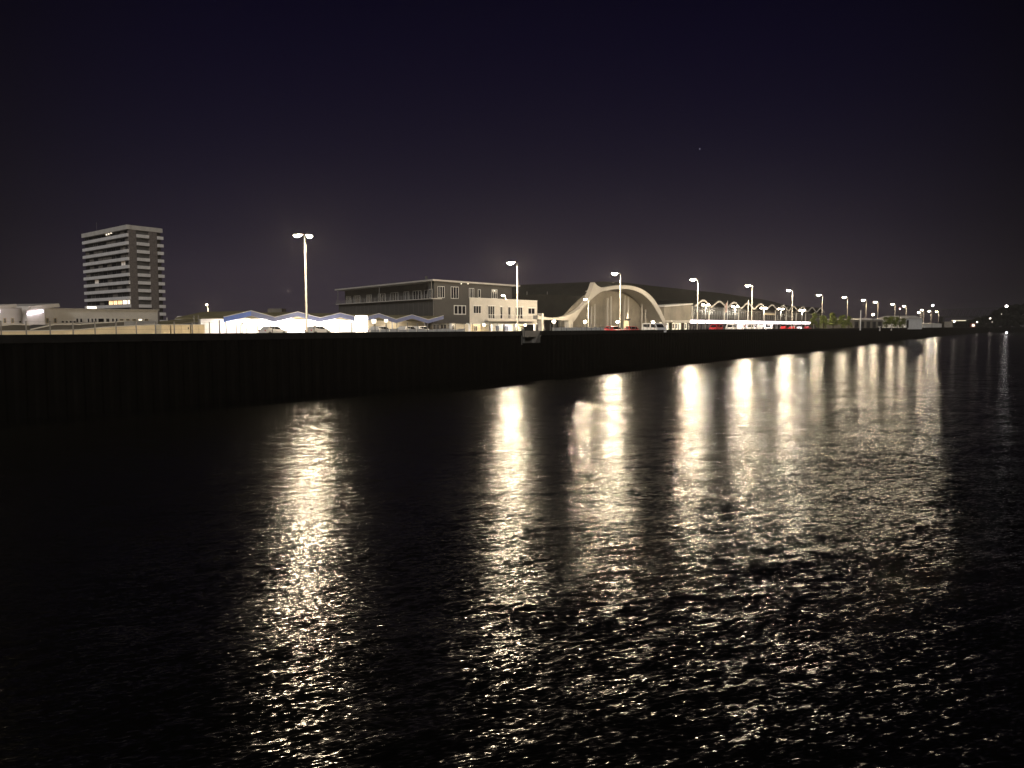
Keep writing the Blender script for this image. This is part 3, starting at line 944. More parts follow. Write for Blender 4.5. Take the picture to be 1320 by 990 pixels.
# ------------------------------------------------------------------ the big arch and the terminal
def LT(t): return (57.4 + 0.61 * t, 230 + 0.79 * t)
FT = Frame(LT(-115), LT(140))
vb = FT.p(0, -1, 0) - FT.p(0, 0, 0)
def catmull(pts, n=5):
    out = []
    for i in range(len(pts) - 1):
        p0, p1, p2, p3 = pts[max(i - 1, 0)], pts[i], pts[i + 1], pts[min(i + 2, len(pts) - 1)]
        for k in range(n):
            t = k / n
            out.append(tuple(0.5 * ((2 * b) + (-a + c) * t + (2 * a - 5 * b + 4 * c - d) * t * t + (-a + 3 * b - 3 * c + d) * t ** 3) for a, b, c, d in zip(p0, p1, p2, p3)))
    out.append(tuple(pts[-1]))
    return out
sh = thing('arch_shell', 'sweeping white arch shell with a pointed tip over the hall entrance', 'arch', FT.p(*[FT.hit(795, 420)[0], 0, GZ]))
# the left sail: low link roof rising to the tip
topL = catmull([(693, 406.5), (705, 409), (718, 409.5), (732, 406.5), (745, 399.5), (755, 390), (760, 381), (763.5, 372), (766.5, 364)])
botL = catmull([(693, 411.5), (705, 412.3), (716, 412.3), (730, 413.0), (739.5, 414.5), (748, 402), (757, 392), (764.5, 384), (772, 378)])
part('sail', MB().strip(fpoly(FT, topL), fpoly(FT, botL), vb * 1.2), 'shell_white', sh, label='concave sail sweeping up to the pointed tip')
topT = catmull([(766.5, 364), (768.5, 366.5), (771.5, 369), (776, 370.6), (782, 370)])
botT = catmull([(772, 378), (774, 376.8), (776.5, 375.8), (779, 375), (782, 374.2)])
part('tip', MB().strip(fpoly(FT, topT), fpoly(FT, botT), vb * 1.2), 'shell_white', sh)
topA = catmull([(782, 370), (790, 368.4), (800, 367.6), (812, 368.2), (824, 371.2), (834, 376.8), (843, 385.5), (850, 396.5), (855.5, 408), (859.5, 417)], 6)
botA = catmull([(782, 374.2), (790, 372.4), (800, 371.7), (812, 372.2), (822, 375.2), (831, 380.4), (839, 388.5), (846, 399), (852, 410), (855.5, 417)], 6)
a_, b_ = fpoly(FT, topA), fpoly(FT, botA)
a_[-1].z = b_[-1].z = GZ
part('arch_rib', MB().strip(a_, b_, vb * 1.2), 'shell_white', sh)
# soffit vault running back to the glass
ba = [p + vb * 0.05 for p in b_]
part('soffit', MB().strip(ba, [p - Vector((0, 0, 0.15)) for p in ba], vb * 6), 'shell_white', sh)
mb = MB()
s, z = FT.hit(737, 413)
part('foot', MB().prism([FT.p(s - 1.4, 0, z + 0.8), FT.p(s + 0.9, 0, z + 1.2), FT.p(s + 0.2, 0, GZ), FT.p(s - 0.9, 0, GZ)], vb * 1.2), 'shell_white', sh)
s, z = FT.hit(699, 410)
part('end_post', MB().fbox(FT, s - 0.35, s + 0.35, -0.9, 0.1, GZ, z + 1.0), 'off_white', sh)
# glazed end wall under the arch
wall_pts = [(740, 414), (748, 404), (757, 394), (765, 386), (772, 380)] + [(x, y + 1.5) for x, y in botA]
wt_ = fpoly(FT, wall_pts)
eg = thing('hall_end_wall', 'tan glazed hall wall beneath the big white arch', 'wall', FT.p(FT.hit(795, 420)[0], -4, GZ))
part('glass_wall', MB().strip([p + vb * 4 for p in wt_], [Vector((p.x, p.y, GZ)) + vb * 4 for p in wt_], vb * 0.3), 'facade_tan', eg)
for x, y in ((763, 395), (767.3, 392), (784, 384), (788.3, 382), (806, 381), (810.6, 382.5), (828.4, 389), (833, 393)):
    s, z = FT.hit(x, y, -3)
    part('mullion_column', MB().fbox(FT, s - 0.16, s + 0.16, -3.3, -3.0, GZ, z), 'shell_white', eg)
for z in (8.2, 10.4):
    part('transom', MB().fbox(FT, FT.hit(757, 420)[0], FT.hit(842, 420)[0], -3.95, -3.85, z, z + 0.1), 'facade_tan', eg)
# flat facade and scalloped front
tf = thing('terminal_building', 'long terminal hall with a scalloped wavy roof edge and glowing canopy', 'building', FT.p(FT.hit(893, 420)[0], 0, GZ))
sa, za = FT.hit(857.5, 394.2)
sb, zb_ = FT.hit(893, 391.2)
part('flat_wall', MB().fbox(FT, sa, sb, -6, -0.4, GZ, za - 0.3, GZ, zb_ - 0.3), 'facade_tan', tf)
part('flat_roof_edge', MB().fbox(FT, sa - 0.3, sb, -6, 0.1, za - 0.3, za + 0.05, zb_ - 0.3, zb_ + 0.05), 'white_paint', tf)
zl0 = FT.hit(860, 415)[1]
part('shop_canopy', MB().fbox(FT, sa + 0.3, FT.hit(889, 420)[0], -0.4, 2.0, zl0, zl0 + 0.35), 'off_white', tf)
sh0, sh1 = FT.hit(851, 420, 0)[0], FT.hit(887, 420, 0)[0]
for k in range(9):
    a = sh0 + (sh1 - sh0) * k / 9
    b = sh0 + (sh1 - sh0) * (k + 1) / 9
    w = add_window(tf, FT, a + 0.08, b - 0.08, -0.4 if k > 1 else -0.38, GZ + 0.3, zl0 - 0.1, 'shop_window' if k % 4 != 3 else 'poster_green', 'off_white', 0, 0.1)
    if k % 3 != 0:
        c = (a + b) / 2
        part('poster', MB().fbox(FT, c - 0.5, c + 0.3, -0.36, -0.34, GZ + 0.9, zl0 - 0.5), ('poster_green', 'poster_red', 'car_silver')[k % 3], w)
# scallops
px_peaks = [904.7, 926, 947, 965, 981, 996, 1010, 1023, 1035, 1046, 1056.5]
ps = [FT.hit(x, 395)[0] for x in px_peaks]
sp = (ps[-1] - ps[0]) / 10
zP = FT.hit(904.7, 386.2)[1]
zV = zP - 1.75
s_start = ps[0] - sp / 2
for k in range(11):
    tp, bt = [], []
    for j in range(17):
        f = j / 16
        s = s_start + sp * (k + f)
        z = zV + (zP - zV) * (0.5 - 0.5 * math.cos(2 * math.pi * f)) ** 0.8
        tp.append(FT.p(s, 0.4, z))
        bt.append(FT.p(s, 0.4, z - 0.55))
    v_ = part('roof_scallop', MB().strip(tp, [p - Vector((0, 0, 0.2)) for p in tp], vb * 16), 'dark_roof', tf)
    part('scallop_edge', MB().strip([p - vb * 0.15 for p in tp], [p - vb * 0.15 for p in bt], vb * 0.14), 'shell_white', v_)
    a, b = s_start + sp * k, s_start + sp * (k + 1)
    part('column', MB().tube([FT.p(a, -0.3, GZ), FT.p(a, -0.3, zV - 0.2)], 0.2, 8), 'off_white', tf)
    # glazing bay
    gz0, gz1 = GZ + 3.6, zV - 1.0
    bt2 = [p + vb * 1.9 for p in bt]
    part('bay_wall', MB().strip([p + Vector((0, 0, 0.3)) for p in bt2], [Vector((p.x, p.y, GZ)) for p in bt2], vb * 0.3), 'glass_grey', tf)
    for m_ in range(6):
        c = a + (b - a) * (m_ + 0.5) / 6
        part('mullion', MB().fbox(FT, c - 0.07, c + 0.07, -1.5, -1.38, gz0, gz1), 'cladding_light', tf)
    part('transom', MB().fbox(FT, a, b, -1.5, -1.36, gz1 - 0.2, gz1), 'cladding_light', tf)
# sign board in the middle bay
s0_, z1_ = FT.hit(989, 403.5)
s1_, _ = FT.hit(1003, 403.5)
part('sign_board', MB().fbox(FT, s0_, s1_, -1.3, -1.1, z1_ - 0.6, z1_), 'cream', tf)
# glowing entrance canopy
FTC = Frame((FT.p(0, 7, 0).x, FT.p(0, 7, 0).y), (FT.p(FT.len, 7, 0).x, FT.p(FT.len, 7, 0).y))
c0, zc0 = FTC.hit(891, 412.4)
c1, _ = FTC.hit(1045, 412.4)
zbm = FTC.hit(891, 416.6)[1]
part('canopy_roof', MB().fbox(FTC, c0 - 0.3, c1 + 0.3, -8, -0.3, zbm + 0.1, zc0 - 0.1), 'off_white', tf)
n = 12
for k in range(n):
    a, b = c0 + (c1 - c0) * k / n, c0 + (c1 - c0) * (k + 1) / n
    part('light_panel', MB().fbox(FTC, a + 0.05, b - 0.05, -0.29, 0.0, zbm, zc0), 'canopy_glow', tf)
    if k % 2 == 0:
        part('canopy_post', MB().fbox(FTC, a, a + 0.2, -0.9, -0.7, GZ, zbm), 'off_white', tf)
for k in range(3):
    s = c0 + (c1 - c0) * (k + 0.5) / 3
    bulb(tf, FTC.p(s, 1.6, zbm - 0.6), 350, 0.3, (1.0, 0.86, 0.86), local=False)
# great dark hall roof behind
FH = Frame((FT.p(0, -45, 0).x, FT.p(0, -45, 0).y), (FT.p(FT.len, -45, 0).x, FT.p(FT.len, -45, 0).y))
ct = catmull([(655, 384), (680, 381.5), (705, 380.6), (735, 382), (752, 381), (762, 369.5), (770, 364.3), (785, 364), (805, 365), (838, 369), (870, 372.3), (900, 375.6), (930, 378.6), (960, 383), (990, 388), (1012, 393.5), (1040, 399.5), (1060, 404)], 4)
tp = fpoly(FH, ct)
hl = thing('great_hall', 'huge dark hall with a long curved roof behind the arch and the wavy terminal', 'building', FH.p(FH.hit(800, 420)[0], 0, GZ))
part('front_wall', MB().strip(tp, [Vector((p.x, p.y, GZ)) for p in tp], vb * 0.4), 'dark_roof', hl)
part('roof', MB().strip([p + Vector((0, 0, 0.25)) for p in tp], [p for p in tp], vb * 55), 'dark_roof', hl)
for x in (686, 712):
    s, z = FH.hit(x, 380.5)
    part('roof_mast', MB().tube([FH.p(s, -2, z - 0.5), FH.p(s, -2, z + 1.2)], 0.12, 6), 'steel_pole', hl)
random.seed(3)
for k in range(8):
    s, z = FH.hit(835 + k * 3.6, 370.5 + k * 0.35)
    part('roof_vent', MB().fbox(FH, s, s + 0.8, -3, -2, z - 0.6, z + 0.15 + random.random() * 0.3), 'dark_roof', hl)
# T shaped forecourt lamps
G4 = 'two headed lamps before the terminal'
FTL = Frame((FT.p(0, 11, 0).x, FT.p(0, 11, 0).y), (FT.p(FT.len, 11, 0).x, FT.p(FT.len, 11, 0).y))
tl = thing('forecourt_lamp', '', 'street lamp', (0, 0, 0), group=G4)
hh = FTL.hit(909, 392.5)[1] - GZ
part('pole', MB().tube([(0, 0, 0), (0, 0, hh)], [0.13, 0.09], 8), 'steel_pole', tl, True, True)
part('cross_arm', MB().box(-0.9, 0.9, -0.05, 0.05, hh - 0.05, hh + 0.05), 'steel_pole', tl, True)
for sg in (-1, 1):
    part('lamp_head', MB().hexa([(sg * .8 - .3, -.3, hh - .28), (sg * .8 + .3, -.3, hh - .28), (sg * .8 + .3, .3, hh - .28), (sg * .8 - .3, .3, hh - .28),
                                 (sg * .8 - .2, -.2, hh + .1), (sg * .8 + .2, -.2, hh + .1), (sg * .8 + .2, .2, hh + .1), (sg * .8 - .2, .2, hh + .1)]), 'lamp_small', tl, True)
bulb(tl, (0, -0.5, hh - 0.75), 420, 0.2, (1, 0.9, 0.75))
for i, (x, lb) in enumerate(((909.5, 'two headed forecourt lamp under the first scallop of the wavy roof'), (947.5, 'two headed forecourt lamp between the flag and the bare pole'),
                             (984.3, 'two headed forecourt lamp beside the pale sign board, on the flag side'), (1006.5, 'two headed forecourt lamp beside the pale sign board, on the bush side'),
                             (1034, 'two headed forecourt lamp beside the first bushes'))):
    o = tl if i == 0 else copy_tree(tl)
    s, _ = FTL.hit(x, 400)
    o.location = FTL.p(s, 0, GZ)
    o.rotation_euler = (0, 0, 0.35)
    o['label'] = lb
# flag and bare pole
for x, yt, fl in ((938, 387.5, True), (964.7, 387, False)):
    s, z = FTL.hit(x, yt, 2)
    p = FTL.p(s, 2, GZ)
    t = thing('flagpole', 'flagpole with a limp pale red flag before the wavy roof' if fl else 'bare flagpole before the wavy roof', 'flagpole', p)
    part('pole', MB().tube([(0, 0, 0), (0, 0, z - GZ)], [0.12, 0.07], 8), 'white_paint', t, True)
    if fl:
        h = z - GZ
        pr = [(-0.08, 0, h - 0.4), (-0.5, 0.15, h - 0.9), (-0.62, -0.1, h - 1.8), (-0.55, 0.1, h - 2.6), (-0.75, 0.0, h - 3.2), (-0.3, -0.1, h - 3.3), (-0.1, 0.05, h - 3.0)]
        part('flag', MB().prism(pr, (0, 0.08, 0)), 'flag_cloth', t, True)

# ------------------------------------------------------------------ vehicles
def make_car(name, color, van=False):
    t = thing(name, '', 'van' if van else 'car', (0, 0, 0))
    L2, W, H = (2.4, 0.98, 2.05) if van else (2.1, 0.88, 1.47)
    if van:
        prof = [(-L2, .35), (-L2, 1.2), (-L2 + .06, 1.98), (-L2 + .2, H), (1.1, H), (1.45, 1.92), (1.95, 1.2), (2.35, 1.05), (L2, .75), (L2, .35)]
    else:
        prof = [(-L2, .35), (-L2, .78), (-L2 + .1, .95), (-L2 + .35, 1.0), (-L2 + .75, 1.38), (-1.0, H), (0.1, H), (.45, 1.38), (1.05, .96), (1.8, .84), (L2, .68), (L2, .35)]
    b = MB()
    n = len(prof)
    vs = []
    for sgn, ins in ((-1, 0), (1, 0)):
        for x, z in prof:
            w = W - (0.14 if z > 1.05 and not van else (0.08 if z > 1.5 else 0))
            vs.append((x, sgn * w, z))
    b.add(vs, [tuple(range(n)), tuple(range(2 * n - 1, n - 1, -1))] + [(i, (i + 1) % n, (i + 1) % n + n, i + n) for i in range(n)])
    part('body', b, color, t, True)
    if van:
        gl = [((0.35, 1.25), (1.75, 1.25), (1.40, 1.82), (0.35, 1.86)), ((-2.1, 1.25), (-0.1, 1.25), (-0.1, 1.86), (-2.05, 1.86))]
        ws = [(1.52, 1.86), (1.96, 1.25)]
    else:
        gl = [((-0.35, 1.02), (0.9, 1.02), (.42, 1.34), (-0.35, 1.38)), ((-1.55, 1.02), (-0.45, 1.02), (-0.45, 1.38), (-1.2, 1.34))]
        ws = [(.50, 1.37), (1.08, 1.0)]
    for sgn in (-1, 1):
        for g in gl:
            y = sgn * (W - (0.08 if van else 0.09))
            y2 = sgn * (W - (0.06 if van else 0.12))
            part('side_window', MB().prism([(x, y if z < 1.3 else y2, z) for x, z in g], (0, sgn * 0.05, 0)), 'glass_dark', t, True)
    w2 = W - 0.2
    part('windscreen', MB().hexa([(ws[1][0] - .05, -w2, ws[1][1]), (ws[1][0] - .05, w2, ws[1][1]), (ws[0][0] - .05, w2 - .05, ws[0][1]), (ws[0][0] - .05, -w2 + .05, ws[0][1]),
                                  (ws[1][0] + .03, -w2, ws[1][1]), (ws[1][0] + .03, w2, ws[1][1]), (ws[0][0] + .03, w2 - .05, ws[0][1]), (ws[0][0] + .03, -w2 + .05, ws[0][1])]), 'glass_dark', t, True)
    for x in (-1.35, 1.35):
        for sgn in (-1, 1):
            wh = part('wheel', MB().tube([(x, sgn * (W - .2), .32), (x, sgn * (W + .01), .32)], .32, 14), 'tyre', t, True)
            part('rim', MB().tube([(x, sgn * (W), .32), (x, sgn * (W + .025), .32)], .18, 10), 'car_silver', wh, True)
    for sgn in (-1, 1):
        part('headlight', MB().box(L2 - .05, L2 + .02, sgn * .6 - .15, sgn * .6 + .15, .6, .74), 'glass_grey', t, True)
        part('tail_light', MB().box(-L2 - .02, -L2 + .05, sgn * .68 - .1, sgn * .68 + .1, .7, .9), 'car_red', t, True)
    return t
protos = {}
def put_car(px, D, color, van, rot, label, group=None):
    key = (color, van)
    nm = 'parked_van' if van else 'parked_car'
    if key not in protos:
        o = protos[key] = make_car(nm, color, van)
    else:
        o = copy_tree(protos[key])
    a = ray(px, 424)[0] * D
    o.location = (a, D, GZ)
    o.rotation_euler = (0, 0, rot)
    o['label'] = label
    if group: o['group'] = group
QA = math.atan2(0.79, 0.61)
put_car(791, 133, 'car_red', False, QA - 2.0, 'red car parked behind the wall, nearer the arch foot lamp, before the big arch')
put_car(814.5, 137, 'car_red', False, QA - 2.3, 'red car parked behind the wall, beside the white van, before the big arch')
put_car(843, 142, 'car_white', True, QA - 2.0, 'white van parked beside the two red cars before the arch')
put_car(923, 213, 'car_red', True, QA + math.pi, 'red van parked under the glowing canopy of the terminal')
gv = 'white vans under the glowing canopy'
for i, x in enumerate((942, 956, 969, 981, 991)):
    put_car(x, 219 + i * 9.5, 'car_white', True, QA + (0.2 if i % 2 else 3.3), ('white van parked beside the red van under the glowing canopy', 'white van second from the red van under the glowing canopy', 'white van in the middle of the five under the glowing canopy', 'white van fourth from the red van under the glowing canopy', 'white van fifth from the red van, before the pale sign board')[i], gv)
for i, x in enumerate((1011, 1022, 1032, 1041)):
    put_car(x, 262 + i * 9, 'car_red' if i != 2 else 'car_silver', False, QA, ('red car parked past the five white vans under the canopy', 'red car just before the silver car under the canopy', '', 'red car between the silver car and the small trees')[i] if i != 2 else 'silver car parked among red cars at the bush end of the canopy',
            'cars at the bush end of the canopy')
for x, D, c, v, lb in ((352, 118, 'car_white', False, 'white car before the first canopy valley'),
                    (410, 124, 'car_white', False, 'white car parked just past the two headed lamp'),
                    (491, 116, 'car_white', False, 'white car between the two square lanterns'), (526, 121, 'car_white', False, 'white car before the last canopy peak'),
                    (543, 124, 'car_white', False, 'white car before the last canopy valley')):
    put_car(x, D, c, v, QA + 0.1, lb)
# white barrier boards behind the fence
FBB = Frame((FW2.p(0, -3.0, 0).x, FW2.p(0, -3.0, 0).y), (FW2.p(FW2.len, -3.0, 0).x, FW2.p(FW2.len, -3.0, 0).y))
s0, s1 = FBB.hit(713, 422)[0], FBB.hit(779, 422)[0]
t = thing('board_barrier', 'row of white boards standing behind the fence left of the red cars', 'barrier', FBB.p(s0, 0, GZ))
t['label'] = 'row of white boards standing behind the fence between the stair gap and red cars'
n = 9
for k in range(n):
    a, b = s0 + (s1 - s0) * k / n, s0 + (s1 - s0) * (k + 1) / n
    part('board', MB().fbox(FBB, a + 0.05, b - 0.05, -0.1, 0, GZ + 0.1, WZ + 0.42 + 0.05 * (k % 2)), 'white_paint', t)
    part('post', MB().fbox(FBB, a - 0.04, a + 0.04, -0.2, -0.11, GZ, WZ + 0.5), 'steel_pole', t)
# low white boards below the canopies
FBC = Frame((FW.p(0, -4.0, 0).x, FW.p(0, -4.0, 0).y), (FW.p(FW.len, -4.0, 0).x, FW.p(FW.len, -4.0, 0).y))
s0, s1 = FBC.hit(477, 424)[0], FBC.hit(600, 424)[0]
t = thing('board_barrier', 'row of low cream boards behind the fence below the dim canopy end', 'barrier', FBC.p(s0, 0, GZ))
n = 11
for k in range(n):
    a, b = s0 + (s1 - s0) * k / n, s0 + (s1 - s0) * (k + 1) / n
    part('board', MB().fbox(FBC, a + 0.04, b - 0.04, -0.1, 0, GZ + 0.1, WZ + 0.22 + 0.05 * (k % 3)), 'white_paint', t)
# small ground lamps before the arch
G5 = 'low globe lamps before the arch'
gp_ = thing('globe_post_lamp', '', 'lamp', (0, 0, 0), group=G5)
part('post', MB().tube([(0, 0, 0), (0, 0, 2.15)], 0.06, 6), 'dark_metal', gp_, True)
part('globe', MB().ball((0, 0, 2.4), 0.33, 0.33, 0.28, 10, 6), 'lamp_small', gp_, True, True)
bulb(gp_, (0.2, -0.5, 2.45), 260, 0.15, (1, 0.86, 0.6))
for i, (x, D, lb) in enumerate(((714, 150, 'low globe lamp under the link roof beside the white annex'), (754, 158, 'low globe lamp at the left foot of the arch'),
                                (796, 160, 'low globe lamp above the red cars'), (842, 175, 'low globe lamp above the white van'))):
    o = gp_ if i == 0 else copy_tree(gp_)
    o.location = (ray(x, 420)[0] * D, D, GZ)
    o['label'] = lb
# small monument in front of the arch
p = at(807, 420, 165)
t = thing('monument', 'pale block monument with a slim pointed top before the arch', 'monument', (p.x, p.y, GZ))
part('plinth', MB().box(-0.45, 0.45, -0.45, 0.45, 0, at(807, 413.5, 165).z - GZ), 'cream', t, True)
h = at(807, 413.5, 165).z - GZ
part('dark_bowl', MB().tube([(0.35, 0, h), (0.35, 0, h + 0.25), (0.35, 0, h + 0.45)], [0.2, 0.65, 0.7], 10), 'dark_metal', t, True)
part('spire', MB().tube([(0.35, 0, h + 0.4), (0.35, 0, h + 1.9)], [0.3, 0.08], 8), 'off_white', t, True)

# ------------------------------------------------------------------ trees
def make_tree(seed, h, r, conical):
    rnd = random.Random(seed)
    t = thing('small_tree', '', 'tree', (0, 0, 0))
    tr = MB().tube([(0, 0, 0), (0.05, 0, h * 0.3), (0, 0.05, h * 0.85)], [0.13, 0.1, 0.03], 6)
    for k in range(5):
        a = rnd.random() * 6.28
        z = h * (0.3 + 0.1 * k)
        tr.tube([(0, 0, z), (math.cos(a) * r * 0.6, math.sin(a) * r * 0.6, z + 0.7)], [0.05, 0.015], 5)
    part('trunk', tr, 'bark', t, True)
    cr = MB()
    clumps = []
    for k in range(26):
        f = rnd.random()
        z = h * (0.28 + 0.68 * f)
        rr = r * (1.0 - (0.75 if conical else 0.45) * f) * (0.55 + 0.5 * rnd.random())
        a = rnd.random() * 6.28
        clumps.append((math.cos(a) * rr * 0.75, math.sin(a) * rr * 0.75, z, r * (0.22 + 0.2 * rnd.random())))
    for cx, cy_, cz_, cr_ in clumps:
        for j in range(55):
            d = Vector((rnd.gauss(0, 1), rnd.gauss(0, 1), rnd.gauss(0, 1))).normalized() * cr_ * (0.5 + 0.6 * rnd.random())
            c = Vector((cx, cy_, cz_)) + d
            u = Vector((rnd.gauss(0, 1), rnd.gauss(0, 1), rnd.gauss(0, 1))).normalized()
            w = u.orthogonal().normalized()
            sz = 0.10 + 0.09 * rnd.random()
            cr.add([c - u * sz, c + w * sz * 0.6, c + u * sz, c - w * sz * 0.6], [(0, 1, 2, 3)])
    part('crown', cr, 'leaves', t, True)
    return t
tps = [make_tree(11, 4.9, 1.55, True), make_tree(12, 4.4, 1.6, False), make_tree(13, 4.6, 1.5, True)]
used = set()
def put_tree(k, px, ytop, D, label, group, wide=1.0):
    o = tps[k] if k not in used else copy_tree(tps[k])
    used.add(k)
    p = at(px, ytop, D)
    H = (4.9, 4.4, 4.6)[k]
    s = (p.z - GZ) / H
    o.location = (p.x, D, GZ)
    o.scale = (s * wide, s * wide, s)
    o.rotation_euler = (0, 0, px * 0.7)
    o['label'] = label
    o['group'] = group
G6, G7 = 'small trees at the end of the terminal', 'bushes past the low warehouse'
for k, x, y, D in ((0, 1050, 404.5, 250), (1, 1062, 407, 255), (2, 1074.5, 401.5, 262), (1, 1085.5, 406.5, 270), (0, 1094.5, 407.5, 278)):
    put_tree(k, x, y, D, {1050: 'small bushy tree standing nearest the glowing canopy', 1074.5: 'tallest pointed small tree in the middle of its row', 1062: 'rounded small tree second from the glowing canopy', 1085.5: 'rounded small tree just past the tallest pointed one', 1094.5: 'last small tree of the row, by the quay lamp and white post'}[x], G6)
for k, x, y, D in ((1, 1143.5, 409, 368), (1, 1150, 408, 374), (0, 1157, 409, 380), (1, 1164, 410.5, 386)):
    put_tree(k, x, y, D, {1143.5: 'low round bush nearest the low warehouse', 1150: 'low round bush second from the low warehouse', 1157: 'low bush third from the low warehouse', 1164: 'low round bush beside the bright white shed'}[x], G7, 1.25)

# ------------------------------------------------------------------ far sheds, bridge and bank
def shed(name, x0, x1, yt, D, dep, mt, label, pitch=0.0, nwin=5):
    F = Frame(at(x0, 420, D), at(x1, 420, D * 1.04))
    a, z = F.hit(x0, yt)
    b, _ = F.hit(x1, yt)
    t = thing(name, label, 'building', F.p(a, 0, GZ))
    part('wall', MB().fbox(F, a, b, -dep, 0, GZ, z), mt, t)
    part('roof', MB().prism([F.p(a - .3, 0.3, z), F.p(b + .3, 0.3, z), F.p(b + .3, 0.3, z + .2), F.p((a + b) / 2, 0.3, z + .2 + pitch), F.p(a - .3, .3, z + .2)], F.p(0, -dep - .6, 0) - F.p(0, 0, 0)), 'off_white', t)
    w = (b - a) / 5
    for k in range(nwin):
        add_window(t, F, a + w * k + w * .2, a + w * (k + 1) - w * .2, 0.0, GZ + 0.8, z - 0.6, 'glass_grey', 'dark_metal', 0, 0.15)
    return t
shed('warehouse', 1100, 1138, 412.5, 335, 18, 'facade_tan', 'low pale roofed warehouse between the two rows of bushes', 0.7)
shed('warehouse', 1168, 1189, 411.0, 402, 15, 'white_paint', 'bright white shed just past the far bushes', 1.6, 1)
shed('warehouse', 1190, 1214, 417.5, 560, 12, 'off_white', 'lowest distant shed at the foot of the last quay lamps', 0.5, 0)
p = at(1109, 420, 285)
t = thing('white_post', 'thick white post standing beside the first row of small trees', 'post', (p.x, p.y, GZ))
part('shaft', MB().tube([(0, 0, 0), (0, 0, at(1109, 400.5, 285).z - GZ)], [0.25, 0.2], 8), 'white_paint', t, True)
part('cap', MB().tube([(0, 0, at(1109, 400.5, 285).z - GZ), (0, 0, at(1109, 399.5, 285).z - GZ)], [0.24, 0.05], 8), 'off_white', t, True)
# mooring bollards on the wall
bo = thing('bollard', 'pale mooring bollard on the wall before the far bushes', 'bollard', (0, 0, 0), group='pale bollards on the wall')
part('shaft', MB().tube([(0, 0, -0.6), (0, 0, 0.45)], [0.28, 0.22], 10), 'off_white', bo, True)
part('head', MB().tube([(0, 0, 0.45), (0, 0, 0.55), (0, 0, 0.68)], [0.24, 0.42, 0.34], 10), 'off_white', bo, True)
F5 = Frame(WALL[5], WALL[6])
for i, x in enumerate((1133.5, 1148.5)):
    o = bo if i == 0 else copy_tree(bo)
    s, _ = F5.hit(x, 422)
    o.location = F5.p(s, 0.05, WZ - 0.3)
    o.scale = (1.6, 1.6, 1.6)
# bridge
br = thing('truss_bridge', 'dark steel truss bridge spanning the far end of the harbour', 'bridge', at(1215, 420, 980))
FBq = Frame(at(1205, 420, 975), at(1330, 420, 1000))
a, zd = FBq.hit(1217, 408.5)
b, zt0 = FBq.hit(1217, 399)
e, zt1 = FBq.hit(1300, 396.5)
for dd in (0, -7):
    nm = MB().fbox(FBq, a, e, dd - 0.5, dd, zt0 - 0.5, zt0 + 0.5, zt1 - 0.5, zt1 + 0.5)
    part('top_chord', nm, 'bridge_steel', br)
    part('bottom_chord', MB().fbox(FBq, a, e, dd - 0.5, dd, zd - 0.7, zd + 0.7), 'bridge_steel', br)
    n = 10
    for k in range(n):
        s0_, s1_ = a + (e - a) * k / n, a + (e - a) * (k + 1) / n
        mid = (s0_ + s1_) / 2
        part('diagonal', MB().tube([FBq.p(s0_, dd - .25, zd), FBq.p(mid, dd - .25, zt0), FBq.p(s1_, dd - .25, zd)], 0.35, 4), 'bridge_steel', br)
part('deck', MB().fbox(FBq, a, e, -7, 0, zd - 0.5, zd - 0.1), 'bridge_steel', br)
for k in (0.0, 0.55, 1.0):
    s = a + (e - a) * k
    part('pier', MB().fbox(FBq, s - 1.5, s + 1.5, -6.5, -0.5, GZ - 6, zd - 0.7), 'bridge_steel', br)
# wooded bank
mb = MB()
rnd = random.Random(5)
ctl = [(1196, 417), (1215, 416.5), (1232, 413), (1250, 412), (1262, 409), (1275, 405), (1286, 398), (1296, 394.5), (1310, 391), (1330, 390), (1380, 388)]
for i in range(len(ctl) - 1):
    for j in range(26):
        f = rnd.random()
        x = ctl[i][0] + (ctl[i + 1][0] - ctl[i][0]) * f
        y = ctl[i][1] + (ctl[i + 1][1] - ctl[i][1]) * f
        D = 935 + rnd.random() * 30
        pt = at(x, y, D)
        r_ = 2.2 + rnd.random() * 2.4
        zz = GZ + (pt.z - GZ) * (rnd.random() ** 0.5)
        base = len(mb.v)
        mb.ball((pt.x, D, max(zz - r_, GZ + 0.5)), r_ * 1.2, r_ * 1.2, r_, 8, 5)
        for q in range(base, len(mb.v)):
            mb.v[q] += Vector((rnd.gauss(0, .5), rnd.gauss(0, .5), rnd.gauss(0, .5)))
single('far_woodland', mb, 'far_trees', 'dark wooded bank below the far truss bridge', 'woodland', kind='stuff')
# far lights
def far_lamp(x, y, D, r, label, mt='far_light', base=GZ, watts=0, cat='lamp', nm='far_lamp'):
    p = at(x, y, D)
    t = thing(nm, label, cat, (p.x, p.y, base))
    part('pole', MB().tube([(0, 0, 0), (0, 0, p.z - base)], 0.12, 6), 'dark_metal', t, True)
    part('globe', MB().ball((0, 0, p.z - base), r, r, r, 10, 6), mt, t, True, True)
    if watts: bulb(t, (0, -r - 0.7, p.z - base), watts, 0.4, (1, .92, .82))
far_lamp(1297.5, 394.8, 900, 1.5, 'brightest far lamp high on the wooded bank', watts=0)
far_lamp(1276.5, 410.5, 900, 0.8, 'small far lamp below the bridge, halfway down the bank', 'far_dim')
far_lamp(1291, 405, 900, 0.45, 'faint far lamp just below the brightest bank lamp', 'lit_window_pale')
far_lamp(1279, 415, 900, 0.45, 'faint far lamp low on the bank under the bridge', 'lit_window_pale')
far_lamp(1230, 414.5, 900, 1.1, 'warm far lamp beside the lit shed under the bridge', 'far_dim')
far_lamp(1259.5, 415.2, 900, 0.8, 'far lamp on the red framed kiosk under the bridge', 'far_dim')
far_lamp(1202.5, 393.8, 560, 0.55, 'cold white high lamp behind the last quay lamps', 'lamp_white')
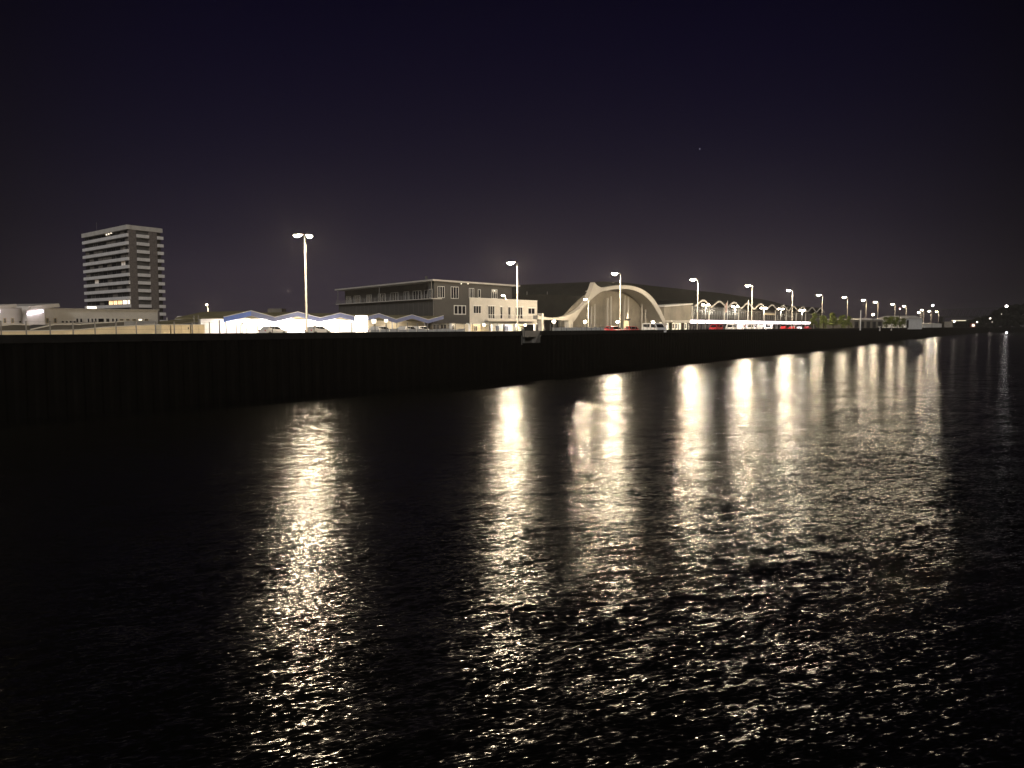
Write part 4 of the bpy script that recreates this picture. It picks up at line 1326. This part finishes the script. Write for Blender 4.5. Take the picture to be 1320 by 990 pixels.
far_lamp(1160, 398, 340, 0.3, 'small pinkish lamp between two far quay lamps', 'lamp_pink')
far_lamp(1125.5, 405.5, 330, 0.4, 'white lamp low over the warehouse roof', 'lamp_small')
t = thing('lit_shed', 'low lit shed with pale roof under the far bridge', 'building', at(1222, 420, 905))
FS = Frame(at(1217, 420, 905), at(1246, 420, 905))
part('wall', MB().fbox(FS, 0, FS.hit(1228, 420)[0], -6, 0, GZ, FS.hit(1217, 414.5)[1]), 'facade_tan', t)
part('roof_light', MB().fbox(FS, FS.hit(1228, 420)[0] + 0.1, FS.hit(1245, 420)[0], -3, 0, FS.hit(1217, 413.6)[1], FS.hit(1217, 412.8)[1]), 'shop_window', t)
t = thing('red_kiosk', 'small red framed kiosk under the far bridge', 'kiosk', at(1255, 420, 905))
FS = Frame(at(1252, 420, 905), at(1260, 420, 905))
part('frame', MB().fbox(FS, 0, 4.8, -3, 0, GZ, GZ + 5.2), 'poster_red', t)
part('pane', MB().fbox(FS, 0.9, 3.9, 0.0, 0.1, GZ + 1.5, GZ + 4.2), 'lit_window_pale', t)
# channel marker light on the water
p = at(1297.5, 428.8, 560)
t = thing('channel_marker', 'lit white channel marker standing in the open water', 'buoy', (p.x, p.y, 0))
part('float', MB().tube([(0, 0, -0.3), (0, 0, 0.5), (0, 0, 0.9)], [0.9, 0.9, 0.4], 12), 'dark_metal', t, True)
part('mast', MB().tube([(0, 0, 0.8), (0, 0, p.z)], 0.08, 6), 'steel_pole', t, True)
part('light', MB().ball((0, 0, p.z), 0.75, 0.75, 0.75, 10, 6), 'marker_glow', t, True, True)
# a star
p = at(902, 192, 3600)
single('star', MB().ball((0, 0, 0), 1.7, 1.7, 1.7, 8, 6), 'star_light', 'single faint star in the dark sky above the terminal', 'star').location = p

# ------------------------------------------------------------------ night haze
hz = MB().box(-905, 1955, -95, 2055, -2.0, 56)
o = single('haze', hz, 'asphalt', kind='stuff')
m = bpy.data.materials.new('night_haze')
m.use_nodes = True
nt = m.node_tree
nt.nodes.clear()
mo = nt.nodes.new('ShaderNodeOutputMaterial')
pv = nt.nodes.new('ShaderNodeVolumePrincipled')
pv.inputs['Color'].default_value = (0.92, 0.9, 0.9, 1)
pv.inputs['Density'].default_value = 0.00017
pv.inputs['Anisotropy'].default_value = 0.4
nt.links.new(pv.outputs[0], mo.inputs['Volume'])
o.data.materials.clear()
o.data.materials.append(m)
# prototypes keep their place; drop any without a label
for ob in list(COL.objects):
    if ob.parent is None and 'label' in ob.keys() and ob['label'] == '':
        del ob['label']
